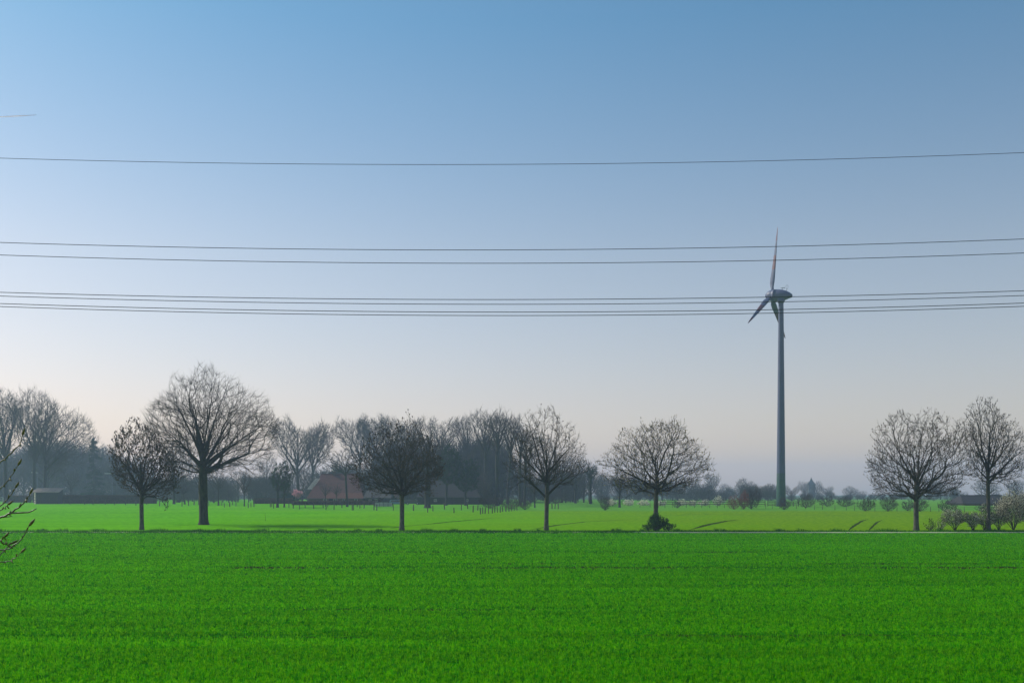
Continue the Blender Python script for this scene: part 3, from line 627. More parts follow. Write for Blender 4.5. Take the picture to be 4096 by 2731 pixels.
W = [
 # seed, bx, by, top, xl, xr, low, r, label, shape
 (20, 22, 2012, 1585, -95, 85, 1830, 0.55, 'massive dark tree cut by the left edge of the view', 'vase'),
 (21, 138, 2010, 1588, 60, 235, 1850, 0.5, 'tall dark tree rising straight behind the tiled field shelter', 'vase'),
 (22, 176, 2012, 1640, 130, 352, 1860, 0.42, 'dark tree leaning right over the field shelter with a long low branch', 'dome'),
 (23, 193, 2008, 1800, 160, 260, 1900, 0.2, 'small tree just right of the field shelter', 'dome'),
 (24, 284, 2008, 1890, 240, 330, 1960, 0.12, 'thin young tree rising behind the clipped long hedge', 'vase'),
 (25, 696, 2015, 1745, 640, 768, 1960, 0.36, 'thick trunked tree half hidden between the small ash and the oak', 'dome'),
 (26, 738, 2016, 1920, 700, 775, 1970, 0.16, 'small crooked leaning tree just left of the oak trunk', 'dome'),
 (27, 797, 2019, 1850, 742, 860, 1950, 0.24, 'hazy tree directly behind the oak trunk', 'dome'),
 (28, 874, 2021, 1880, 832, 912, 1950, 0.2, 'small hazy tree right of the oak trunk', 'dome'),
 (29, 952, 2008, 1880, 915, 985, 1975, 0.16, 'small upright hazy tree with forked stems beyond the posts', 'vase'),
 (30, 977, 2024, 1880, 948, 1012, 1970, 0.14, 'slim round topped tree among the fence posts', 'dome'),
 (31, 1064, 2008, 1810, 1030, 1100, 1960, 0.2, 'droopy slim tree left of the ivy covered tree', 'tall'),
 (33, 1192, 2008, 1690, 1095, 1290, 1900, 0.5, 'broad tree with fanning limbs behind the pink blossom', 'vase'),
 (34, 1248, 2006, 1700, 1205, 1340, 1880, 0.32, 'upright tree at the left gable of the red roof', 'vase'),
 (35, 1303, 2026, 1925, 1278, 1330, 1975, 0.1, 'little young tree in front of the left half of the red roof', 'dome'),
 (36, 1345, 2022, 1935, 1325, 1368, 1980, 0.08, 'smallest young tree in front of the red roof middle', 'dome'),
 (37, 1440, 2004, 1688, 1352, 1505, 1850, 0.34, 'open tree rising behind the right end of the red roof', 'vase'),
 (38, 1500, 2004, 1676, 1440, 1560, 1830, 0.34, 'narrow tree behind the grey outbuilding roof', 'tall'),
 (39, 1563, 2012, 1672, 1515, 1620, 1850, 0.4, 'straight tree behind the left half of the dense ash', 'tall'),
 (40, 1625, 2008, 1664, 1575, 1680, 1850, 0.38, 'tree whose top peaks above the dense ash', 'tall'),
 (41, 1710, 2031, 1690, 1628, 1775, 1870, 0.72, 'huge thick trunked tree in front of the dark barn', 'dome'),
 (42, 1766, 2010, 1684, 1715, 1830, 1850, 0.4, 'twiggy tree above the middle of the dark barn', 'tall'),
 (43, 1868, 2010, 1678, 1812, 1890, 1800, 0.3, 'slim tree with a small isolated top above the barn right end', 'vase'),
 (44, 1940, 2014, 1660, 1885, 1990, 1800, 0.44, 'tall twin topped tree right of the dark barn', 'tall'),
 (45, 1990, 2022, 1650, 1935, 2050, 1790, 0.46, 'tallest tree of the farm wood, high rounded crown', 'tall'),
 (46, 2030, 2016, 1655, 1985, 2085, 1790, 0.36, 'tall tree leaning right beside the tallest of the wood', 'tall'),
 (47, 2080, 2020, 1690, 2040, 2130, 1800, 0.34, 'dark trunked tree left of the V forked ash', 'tall'),
 (48, 2098, 2022, 1705, 2060, 2175, 1830, 0.34, 'leaning dark trunk tree just behind the V forked ash', 'dome'),
 (49, 2139, 2030, 1900, 2105, 2185, 1970, 0.16, 'small bare tree at the end of the wood behind the V forked ash', 'dome'),
 (51, 2195, 2014, 1765, 2140, 2250, 1930, 0.34, 'hazy tree whose crown fills the right boughs of the V forked ash', 'dome'),
 (52, 2248, 2010, 1800, 2200, 2300, 1940, 0.28, 'hazy tree between the V forked ash and the upright one right of it', 'dome'),
 (53, 2335, 2009, 1838, 2300, 2385, 1950, 0.24, 'lower hazy tree just left of the ivy wrapped one', 'dome'),
 (50, 2302, 2012, 1825, 2250, 2360, 1960, 0.36, 'hazy upright tree right of the V forked ash', 'vase'),
]
for s_, bx, by, tp, xl, xr, lo, r, lab, sh in W:
    wood(s_, bx, by, tp, xl, xr, lo, r, lab, sh, lean=((0.06, 0) if s_ in (22, 46, 48) else (-0.12, 0) if s_ == 26 else (0, 0)))
# evergreen and ivy clad trees
wood(60, 1110, 2029, 1840, 1078, 1168, 1960, 0.3, 'dark ivy covered tree among the posts left of the pink blossom', 'dome', 'ivy_tree', 'ivy clad trees', leaf='ivy', leaf_n=2600, leaf_where='all', leaf_s=0.14, gaps=0.5, rough=0.25)
wood(61, 1137, 2028, 1885, 1122, 1166, 1985, 0.2, 'smaller ivy covered tree just right of a larger one', 'dome', 'ivy_tree', 'ivy clad trees', leaf='ivy', leaf_n=1500, leaf_where='all', leaf_s=0.14, gaps=0.5, rough=0.25)
wood(62, 1389, 2026, 1800, 1288, 1442, 1885, 0.28, 'curved dark tree standing in front of the red farmhouse roof', 'dome', group=WG, lean=(-0.05, 0))
wood(63, 2362, 2014, 1855, 2325, 2400, 1900, 0.42, 'ivy wrapped hazy tree with a stout twisted trunk', 'dome', 'ivy_tree', 'ivy clad trees', leaf='ivy', leaf_n=1500, leaf_s=0.14, gaps=0.25)
wood(64, 2478, 2029, 1885, 2440, 2520, 1965, 0.26, 'tree with a dark trunk seen under the left side of the round ash', 'dome')
wood(65, 1785, 2021, 1800, 1735, 1845, 1930, 0.3, 'dark evergreen mass climbing a tree at the barn gable', 'dome', 'ivy_tree', 'ivy clad trees', leaf='ivy', leaf_n=4500, leaf_where='all', leaf_s=0.2, gaps=0.45, rough=0.2)
wood(66, 1862, 2021, 1840, 1815, 1912, 1960, 0.3, 'dark evergreen covered tree hiding the barn right slope', 'dome', 'ivy_tree', 'ivy clad trees', leaf='ivy', leaf_n=4000, leaf_where='all', leaf_s=0.2, gaps=0.45, rough=0.2)
0 and wood(67, 1300, 2008, 1850, 1262, 1350, 1890, 0.2, 'low dark crown showing above the red roof ridge', 'dome', 'ivy_tree', 'ivy clad trees', leaf='ivy', leaf_n=1500, leaf_where='all', leaf_s=0.2)
def conifer(bx, by, top, hw, label, seed):
    loc = P(bx, by); dd = loc[1]; h = up(top, dd) - loc[2]; wdt = hw * dd / F; rg = np.random.default_rng(seed)
    t = thing('spruce_tree', label, 'tree', loc, 0, None)
    MB().tube([(0, 0, -0.1), (0.1, 0, h * 0.5), (0.0, 0, h)], [0.28, 0.16, 0.03], 8).build('trunk', M['far_bark'], t, smooth=True)
    n = 7500; nb = 80; bl = np.sort(rg.uniform(0.12, 1, nb)); ba = rg.uniform(0, 6.28, nb); bw = rg.uniform(0.45, 1.1, nb) * np.clip(1.1 - bl, 0.1, 1) ** 0.75
    k_ = rg.integers(0, nb, n); rr = rg.uniform(0.08, 1, n) * wdt * bw[k_]; az = ba[k_] + rg.normal(0, 0.16, n); lv = bl[k_] + rg.normal(0, 0.006, n)
    c = np.stack([rr * np.cos(az), rr * np.sin(az), lv * h - rr * 0.45 + 0.12 * rr ** 1.5 - rg.uniform(0, 0.5, n)], 1)
    a = norm(np.stack([np.cos(az), np.sin(az), np.full(n, -0.6)], 1) + rg.normal(0, 0.3, (n, 3))) * rg.uniform(0.25, 0.55, (n, 1)); b = norm(rg.normal(0, 1, (n, 3))) * 0.16
    V = np.stack([c - a, c + b, c + a, c - b], 1).reshape(-1, 3); q = (np.arange(n) * 4)[:, None] + np.arange(4)[None]
    mesh_np('foliage', V, [(q, 0)], M['conifer'], t, smooth=False)
conifer(375, 2004, 1752, 62, 'ragged dark spruce rising behind the long clipped hedge', 5)
# shrubs
def shrub(seed, bx, by, top, xl, xr, label, name='shrub', group=None, twig='far_twig', leaf=None, leaf_n=0, leaf_s=0.1, leaf_where='all', stems=7, dens=1.0, d=None, tr_=None, low=0.02, up_=0.7):
    dd = d or depth(by); loc = at(bx, dd) if d else P(bx, by); s = dd / F; z0 = loc[2]; h = max(up(top, dd) - z0, 0.5)
    w = (xr - xl) * s; st = max(0.12, h / 14)
    g = grow(seed, h, wood_env(h, (bx - xl) * s, (xr - bx) * s, h * low, 'bush'), 0.05 + 0.012 * h, stems=0, n_limbs=stems, n_attr=int(min(900, 120 + 9 * w * h * dens)), step=st, rough=0.2, gaps=0.38, crook=0.12,
             twig_len=h * 0.17, twig_r=tr_ or (0.005 + 0.000035 * dd), twigs=3, twig_up=up_, fork=(0.02, 0.1), spread=0.8, leaf_n=leaf_n, leaf_s=leaf_s, leaf_where=leaf_where, r_leaf=0.009, mom=0.9, twig_cnt=3)
    return plant(g, loc, name, label, 'shrub', group, M[twig], M[twig], M[leaf] if leaf else None)
shrub(70, 2623, 2121, 2062, 2592, 2672, 'dense green bush hugging the foot of the round headed ash', 'green_bush', None, 'twig', 'shrub_leaf', 5200, 0.055, dens=3, stems=9)
shrub(71, 2592, 2120, 2090, 2568, 2612, 'low sparse bush sticking out left of the green bush', 'green_bush', None, 'twig', 'shrub_leaf', 500, 0.05, stems=5)
shrub(72, 2672, 2120, 2085, 2640, 2702, 'low spiky bush sticking out right of the green bush', 'green_bush', None, 'twig', 'shrub_leaf', 900, 0.05, stems=6)
BG = 'blossoming blackthorn shrubs by the track'
for a in ((80, 3820, 2119, 2032, 3768, 3868, 'pale blossoming shrub with an upright leading tip, leftmost of the big ones', 1500),
          (81, 3892, 2120, 2048, 3858, 3925, 'pale blossoming shrub with a dark stem between two bushier ones', 800),
          (82, 3938, 2119, 2030, 3905, 3985, 'pale blossoming shrub just left of the slender ash trunk', 900),
          (83, 3994, 2119, 2020, 3960, 4035, 'dark stemmed blossoming shrub right of the slender ash trunk', 900),
          (84, 4055, 2118, 1978, 3990, 4112, 'tallest blossoming shrub at the right edge of the view', 3200),
          (85, 4120, 2117, 1965, 4060, 4200, 'blossoming shrub cut by the right edge of the view', 2500)):
    shrub(a[0], a[1], a[2], a[3], a[4], a[5], a[6], 'blossoming_shrub', BG, 'twig', 'blossom', int(a[7] * 1.5), 0.05, dens=8, stems=10, low=0.2)
shrub(86, 3720, 2120, 2075, 3695, 3750, 'thin wispy bare shrub right of the flat topped ash', 'shrub', BG, 'twig', 'blossom', 60, 0.035, stems=5)
shrub(87, 3758, 2120, 2072, 3738, 3785, 'wispy shrub with few blossoms left of the big blossoming shrubs', 'blossoming_shrub', BG, 'twig', 'blossom', 260, 0.04, stems=5)
# bushes along the far field edge
FG = 'bushes along the far field fence'
FB = [(90, 2421, 2040, 1985, 2398, 2442, 'lone round bare bush in the pale field left of the round ash', 'far_twig'),
      (91, 2708, 2031, 2000, 2690, 2725, 'small bush on the fence line right of the round ash', 'far_twig'),
      (92, 2936, 2036, 1983, 2905, 2965, 'reddish round bush left of a darker red pointed one', 'redtwig'),
      (93, 2975, 2036, 1966, 2955, 2998, 'dark red pointed bush between two others left of the turbine', 'redtwig'),
      (94, 3004, 2035, 1925, 2978, 3045, 'tall grey bush nearest the turbine on its left', 'far_twig'),
      (95, 3136, 2038, 1990, 3108, 3165, 'bare bush at the foot of the turbine tower', 'far_twig'),
      (96, 3308, 2024, 1984, 3268, 3342, 'wide domed dark bush right of the church tower', 'far_twig'),
      (97, 3378, 2026, 1988, 3345, 3425, 'low green grey bush behind the wire fence', 'far_twig'),
      (98, 3462, 2043, 1990, 3428, 3500, 'domed bush left of the flat topped ash', 'far_twig'),
      (99, 3552, 2044, 1982, 3520, 3590, 'vase shaped bush just left of the flat topped ash', 'far_twig'),
      (100, 3680, 2044, 1985, 3645, 3712, 'bush directly behind the flat topped ash trunk', 'far_twig'),
      (101, 3785, 2046, 1994, 3750, 3828, 'round bush between the two right hand ashes', 'far_twig'),
      (102, 3925, 2046, 2014, 3900, 3960, 'low dark bush behind the slender ash trunk', 'far_twig'),
      (103, 3990, 2046, 2010, 3960, 4030, 'low dark bush right of the slender ash trunk', 'far_twig'),
      (104, 3222, 2030, 1978, 3190, 3262, 'greenish bush in front of the church tower', 'far_twig'),
      (105, 3630, 2042, 2000, 3605, 3655, 'small bush left of the flat topped ash trunk', 'far_twig')]
for s_, bx, by, tp, xl, xr, lab, tw_ in FB: shrub(s_, bx, by, tp, xl, xr, lab, 'bare_bush', FG, tw_, dens=4, stems=9)
# understorey of the farm wood
UG = 'undergrowth bushes of the farm wood'
UB = [(110, 1960, 2032, 1960, 1915, 2010, 'brownish thicket under the tall trees of the wood'), (111, 2045, 2036, 1985, 2000, 2090, 'low thicket right of the brownish thicket'),
      (112, 2100, 2038, 1990, 2065, 2127, 'dark rounded thicket at the right end of the wood'), (113, 2225, 2014, 1962, 2180, 2270, 'hazy thicket beyond the V forked ash'),
      (114, 2420, 2014, 1980, 2385, 2460, 'hazy thicket right of the ivy wrapped tree'), (115, 1920, 2016, 1900, 1885, 1975, 'tall brownish thicket beside the barn gable'),
      (116, 1145, 2012, 1975, 1118, 1175, 'dark bush behind the ivy covered trees'), (117, 640, 2006, 1960, 600, 690, 'hazy bush beyond the end of the long hedge'),
      (118, 320, 1998, 1890, 270, 370, 'dark evergreen bush at the left foot of the spruce'), (119, 425, 1998, 1880, 380, 490, 'wide evergreen bush at the right foot of the spruce')]
for i, (s_, bx, by, tp, xl, xr, lab) in enumerate(UB):
    ev = s_ in (116, 118, 119)
    shrub(s_, bx, by, tp, xl, xr, lab, 'thicket', UG, 'far_twig', 'ivy' if ev else None, 5000 if ev else 0, 0.2, dens=4, stems=10)
PG = 'blossoming cherry trees by the farmhouse'
shrub(120, 1188, 2012, 1960, 1172, 1208, 'small pink blossoming tree left of the red farmhouse', 'cherry_tree', PG, 'far_twig', 'pink', 1500, 0.12, stems=5, low=0.45)
shrub(121, 1585, 2010, 1950, 1560, 1600, 'pink blossoming tree behind the dense ash trunk', 'cherry_tree', PG, 'far_twig', 'pink', 1800, 0.12, stems=5, low=0.25)
HG = 'pale flowering hedge bushes before the far wood'
for i, (bx, by, tp, hw, lab) in enumerate(((2450, 2022, 1996, 24, 'pale flowering bush left of the trunk under the round ash'), (2515, 2022, 1997, 26, 'pale flowering bush right of that dark trunk'),
      (2575, 2022, 2000, 26, 'palest flowering bush just left of the round ash trunk'), (2645, 2022, 2000, 24, 'pale flowering bush just right of the round ash trunk'),
      (2728, 2022, 1997, 24, 'pale flowering bush beyond the small fence line bush'), (2770, 2022, 2000, 22, 'low pale flowering bush in the middle of the right stretch'),
      (2818, 2022, 1999, 24, 'pale flowering bush next to the tall flowering one'), (2875, 2022, 1986, 26, 'tallest pale flowering bush left of the reddish bush'))):
    shrub(130 + i, bx, by, tp, bx - hw, bx + hw, lab, 'flowering_bush', HG, 'far_twig', 'blossom', 650, 0.11, stems=6, dens=2)
o = MB().tube([(0, 0, -0.05), (0.02, 0, 0.5), (-0.03, 0, 1.0), (0.01, 0, 1.35)], [0.02, 0.018, 0.014, 0.006], 5).build('dead_stalk', M['twig'], None, smooth=True); o.location = P(1061, 2083); tag(o, 'single thin dead stalk standing in the open meadow right of the oak', 'stalk')

# ------------------------------------------------------------------ far skyline trees (each its own) and the wood behind them
SG = 'far skyline trees'
AR = {}
for k_, (sh, lowf) in enumerate((('dome', 0.16), ('vase', 0.18), ('dome', 0.08), ('tall', 0.12), ('bush', 0.02), ('bush', 0.03))):
    g = grow(200 + k_, 12, wood_env(12, 5.4, 5.4, 12 * lowf, sh), 0.3, n_attr=1000, step=0.36, rough=0.18, gaps=0.36, crook=0.1, twig_len=0.95, twig_r=0.022, twigs=3, twig_up=0.3, leader=0.7, r_leaf=0.025, n_limbs=9, twig_cnt=2)
    AR[k_] = g
FT = [(2405, 1892, 40, 470, 0, 'far tree behind the left shoulder of the round ash'), (2470, 1900, 46, 520, 2, 'far tree behind the lower left boughs of the round ash'),
      (2555, 1890, 44, 500, 0, 'far tree left behind the round ash fork'), (2690, 1895, 44, 480, 2, 'far tree right behind the round ash fork'), (2760, 1902, 42, 520, 1, 'far tree under the lower right boughs of the round ash'),
      (2812, 1925, 34, 430, 2, 'dark far tree with a curved trunk behind the flowering bushes'), (2848, 1893, 40, 540, 1, 'far spreading tree just right of the round ash crown'), (2905, 1935, 36, 500, 0, 'far tree above the reddish bush'),
      (2965, 1903, 36, 470, 2, 'tallest dense far tree left of the turbine'), (2998, 1925, 32, 500, 0, 'far tree on the right shoulder of the tallest far one'), (3072, 1934, 34, 440, 0, 'fine domed far tree just left of the turbine tower'),
      (3100, 1940, 22, 560, 3, 'far tree touching the left side of the turbine tower'), (3166, 1942, 34, 450, 1, 'domed far tree just right of the turbine tower'), (3218, 1925, 28, 620, 1, 'far tree left of the church tower'),
      (3268, 1925, 26, 640, 0, 'far tree right of the church tower'), (3308, 1945, 26, 560, 1, 'small far tree on the slope right of the church'), (3402, 1944, 32, 520, 0, 'lone far tree in the low gap between turbine and flat topped ash'),
      (3440, 1960, 28, 600, 2, 'low far tree right of the lone one'), (3606, 1936, 34, 520, 0, 'far tree behind the left half of the flat topped ash'), (3718, 1915, 30, 500, 3, 'far tree left of the pair behind the right half of the flat topped ash'),
      (3762, 1915, 32, 520, 2, 'far tree right of the pair behind the right half of the flat topped ash'), (3815, 1950, 26, 560, 0, 'low far tree where the skyline dips left of the long roof'),
      (3950, 1918, 62, 420, 0, 'wide domed far tree behind the slender ash and long roof'), (4062, 1922, 46, 500, 1, 'far oak like tree at the right edge above the long roof')]
proto = {}
for i, (bx, tp, hw, dd, k_, lab) in enumerate(FT):
    loc = at(bx, dd); h = up(tp, dd) - loc[2]; s = dd / F
    sc_ = (hw * s / 5.4, hw * s / 5.4, h / 12)
    if k_ not in proto:
        proto[k_] = plant(AR[k_], loc, 'distant_tree', lab, 'tree', SG, M['far_bark'], M['far_twig']); proto[k_].scale = sc_; proto[k_].rotation_euler = (0, 0, i)
    else: copy_tree(proto[k_], loc, lab, SG, sc_, i * 1.3)
def far_mass():
    rg = np.random.default_rng(77); Vs, Qs, off = [], [], 0
    sky_x = [-600, 150, 240, 420, 600, 640, 900, 1100, 1330, 2350, 2450, 2850, 2900, 3050, 3150, 3330, 3400, 3460, 3700, 3850, 3870, 4100, 5200]
    sky_y = [1840, 1790, 1770, 1790, 1850, 1900, 1895, 1880, 1860, 1885, 1905, 1915, 1935, 1935, 1950, 1957, 1985, 1975, 1955, 1945, 1982, 1990, 1980]
    for i in range(560):
        px = rg.uniform(-600, 4700); dd = rg.uniform(400, 640)
        if 3850 < px < 4500: dd = rg.uniform(560, 640)
        top_ = np.interp(px, sky_x, sky_y) + rg.uniform(0, 26)
        x, y, z = at(px, dd); h = max(3.0, up(top_, dd) - z); g = AR[int(rg.integers(0, 4))]
        if i > 230:
            h = min(h * 0.8, rg.uniform(3.5, 7)); g = AR[4 + i % 2]
        sx = h * rg.uniform(0.055, 0.085) * (1.3 if i <= 230 else 1.9); a = rg.uniform(0, 6.28); c, s = math.cos(a), math.sin(a)
        for kv, kq in (('V', 'Q'), ('tV', 'tF')):
            v = g[kv]; w = np.stack([(v[:, 0] * c - v[:, 1] * s) * sx + x, (v[:, 0] * s + v[:, 1] * c) * sx + y, v[:, 2] * h / 12 + z], 1)
            q = g[kq]
            if kv == 'V': q = q[::2] if i > 230 else q
            Vs.append(w); Qs.append(q + off); off += len(w)
    for i in range(115):
        px = rg.uniform(1330, 2330) if i < 78 else rg.uniform(640, 1330); dd = rg.uniform(335, 400)
        top_ = np.interp(px, [640, 1250, 1330, 1480, 1560, 1700, 2100, 2200, 2330], [1905, 1890, 1850, 1800, 1770, 1745, 1745, 1870, 1900]) + rg.uniform(-10, 70)
        x, y, z = at(px, dd); h = up(top_, dd) - z; g = AR[int(rg.integers(0, 4))]; sx = h * rg.uniform(0.05, 0.075)
        if i % 3 == 2: h = min(h, rg.uniform(6, 11)); g = AR[4 + i % 2]; sx = h * 0.11
        a = rg.uniform(0, 6.28); c, s = math.cos(a), math.sin(a)
        for kv, kq in (('V', 'Q'), ('tV', 'tF')):
            v = g[kv]; w = np.stack([(v[:, 0] * c - v[:, 1] * s) * sx + x, (v[:, 0] * s + v[:, 1] * c) * sx + y, v[:, 2] * h / 12 + z], 1)
            Vs.append(w); Qs.append(g[kq] + off); off += len(w)
    o = mesh_np('distant_wood', np.concatenate(Vs), [(np.concatenate(Qs), 0)], M['far_twig'])
    tag(o, 'hazy bare woodland running along the horizon', 'wood', kind='stuff')
far_mass()

# ------------------------------------------------------------------ fence posts in the left meadow
def ordinal(i): return ['first', 'second', 'third', 'fourth', 'fifth', 'sixth', 'seventh', 'eighth', 'ninth', 'tenth', 'eleventh', 'twelfth', 'thirteenth', 'fourteenth'][i]
STRETCH = [
 ('before the long clipped hedge, counted from the left', [(257, 2016), (280, 2017), (339, 2017), (372, 2018), (421, 2017), (458, 2019), (502, 2019), (544, 2021.5), (587, 2018)]),
 ('between the hedge end and the oak trunk', [(638, 2023.5), (660, 2014), (670, 2022), (728, 2025), (741, 2018), (754, 2022), (776, 2019)]),
 ('from the oak trunk towards the ivy trees', [(835, 2024), (887, 2020), (898, 2028.6), (919, 2026.5), (930, 2019), (944, 2023.5), (993, 2030.6), (1004, 2027.6), (1016, 2026.5), (1081, 2027.6), (1087, 2027), (1094, 2032.6)]),
 ('from the ivy trees to the red roof middle', [(1136, 2028.6), (1156, 2030), (1173, 2032.6), (1199, 2036), (1221, 2031), (1255, 2034), (1293, 2031), (1304, 2038), (1311, 2027), (1336, 2038)]),
 ('from the red roof middle to the dense ash trunk', [(1368, 2031), (1409, 2040), (1414, 2039), (1429, 2027), (1440, 2032), (1456, 2033.7), (1496, 2039.5), (1507, 2041), (1573, 2041)]),
 ('in front of the dark barn, counted from the left', [(1654, 2042), (1711, 2048.5), (1732, 2044), (1778, 2036.6), (1816, 2051), (1845, 2039.6), (1871, 2034.5), (1892, 2048), (1911, 2040.5)]),
 ('right of the barn in the tight receding row', [(1922, 2056), (1931, 2053), (1940, 2054), (1954, 2053), (1969, 2052), (1979, 2049), (1990, 2049), (2001, 2049), (2010, 2046), (2024, 2045.5), (2036, 2045.5), (2046, 2043.5), (2057, 2042), (2068, 2041)]),
 ('right of the V forked ash at the wood end', [(2208, 2035), (2220, 2035), (2233, 2035)]),
]
rp = random.Random(4); pproto = []
for k in range(3):
    mb = MB(); vs = []; rr = 0.085 + 0.012 * k; hh_ = 1.25 + 0.08 * k; n = 9
    for z, f in ((-0.2, 1.05), (0, 1.05), (hh_ * 0.5, 1.0), (hh_ - 0.05, 0.97), (hh_, 0.8)):
        for j in range(n):
            a = 2 * math.pi * j / n; q = rr * f * (1 + 0.08 * math.sin(3 * a + k)); vs.append((q * math.cos(a), q * math.sin(a), z + (0.03 * math.cos(a) if z == hh_ else 0)))
    fs = [(i * n + j, i * n + (j + 1) % n, (i + 1) * n + (j + 1) % n, (i + 1) * n + j) for i in range(4) for j in range(n)] + [tuple(4 * n + j for j in range(n))]
    mb.add(vs, fs); pproto.append(mb)
pobj = {}
for place, pts in STRETCH:
    for i, (px, py) in enumerate(pts):
        k = rp.randint(0, 2)
        if k not in pobj: o = pproto[k].build('fence_post', M['post'], None, smooth=True); pobj[k] = o
        else: o = pobj[k].copy(); COL.objects.link(o)
        o.location = P(px, py); o.rotation_euler = (R(rp.uniform(-4, 4)), R(rp.uniform(-5, 5)), rp.uniform(0, 6)); o.scale = (rp.uniform(0.9, 1.25),) * 2 + (rp.uniform(0.85, 1.12),)
        tag(o, '%s wooden post %s' % (ordinal(i), place), 'fence post', 'wooden posts standing in the meadow')
        
# ------------------------------------------------------------------ wire fence and rail fences on the right
wf = thing('wire_fence', 'long thin wire fence with slim posts along the edge of the far field', 'fence', P(3100, 2034))
def rel(p, base): return Vector(p) - Vector(base.location)
fp = [(2560, 2029), (2600, 2029.5), (2633, 2030), (2660, 2030), (2689, 2030), (2745, 2030), (2779, 2030), (2807, 2030), (2839, 2030.5), (2869, 2031), (2898, 2031), (3027, 2032), (3063, 2032), (3089, 2033), (3187, 2034), (3222, 2035), (3258, 2037), (3290, 2037), (3340, 2039), (3385, 2040), (3418, 2041), (3500, 2042), (3588, 2043), (3640, 2044), (3722, 2045), (3756, 2045.5), (3857, 2046), (3930, 2046), (4010, 2046), (4090, 2046), (4200, 2046)]
tops = []
for i, (x, y) in enumerate(fp):
    b = rel(P(x, y), wf); hgt = 1.15 + 0.1 * math.sin(i * 2.3)
    MB().tube([b + Vector((0, 0, -0.2)), b + Vector((0.03 * math.sin(i * 1.7), 0, hgt))], [0.055, 0.05], 7).build('post', M['post'], wf, smooth=True); tops.append(b)
for hz_ in (0.55, 1.05):
    mb = MB(); mb.tube([b + Vector((0, 0, hz_)) for b in tops], 0.012, 4); mb.build('wire', M['wire'], wf)
def rail_fence(name, label, pts, h, rails, mat_, cat='fence', pw=0.07, extra=0):
    t = thing(name, label, cat, P(*pts[0])); bs = [rel(P(*p), t) for p in pts]
    for b in bs: MB().box(b.x - pw, b.x + pw, b.y - pw, b.y + pw, b.z - 0.2, b.z + h).build('post', mat_, t)
    for z in rails:
        mb = MB()
        for a, b in zip(bs[:-1], bs[1:]):
            mb.add([(a.x, a.y - pw - 0.05, a.z + z - 0.07), (b.x, b.y - pw - 0.05, b.z + z - 0.07), (b.x, b.y - pw - 0.05, b.z + z + 0.07), (a.x, a.y - pw - 0.05, a.z + z + 0.07),
                    (a.x, a.y - pw - 0.01, a.z + z - 0.07), (b.x, b.y - pw - 0.01, b.z + z - 0.07), (b.x, b.y - pw - 0.01, b.z + z + 0.07), (a.x, a.y - pw - 0.01, a.z + z + 0.07)],
                   [(0, 1, 2, 3), (5, 4, 7, 6), (3, 2, 6, 7), (0, 4, 5, 1), (0, 3, 7, 4), (1, 5, 6, 2)])
        mb.build('rail', mat_, t)
    return t
M['darkwood'] = mat('dark_stained_wood', (0.04, 0.03, 0.025), (0.08, 0.065, 0.05), 3)
M['whitewood'] = mat('pale_painted_wood', (0.35, 0.34, 0.32), (0.5, 0.49, 0.46), 3)
rail_fence('rail_fence', 'dark wooden rail fence running left of the turbine foot', [(2640 + 60 * i, 2023) for i in range(8)], 1.5, (0.5, 1.0, 1.45), M['darkwood'])
rail_fence('field_gate', 'dark wooden gate with bars just left of the turbine foot', [(3071, 2024), (3101, 2024)], 1.5, (0.3, 0.7, 1.1, 1.45), M['darkwood'], 'gate')
rail_fence('rail_fence', 'short dark rail fence just right of the turbine foot', [(3152, 2024), (3173, 2024), (3194, 2024)], 1.3, (0.4, 0.8, 1.2), M['darkwood'])
rail_fence('rail_fence', 'pale horizontal rail fence at the left edge of the view', [(-90, 2013), (-55, 2013), (-20, 2013), (12, 2013)], 1.9, (0.5, 0.95, 1.4, 1.85), M['whitewood'])
rail_fence('board_fence', 'dark board fence between the left edge and the field shelter', [(16, 2011), (50, 2011), (86, 2011), (120, 2011)], 1.9, (0.3, 0.75, 1.2, 1.75), M['darkwood'])

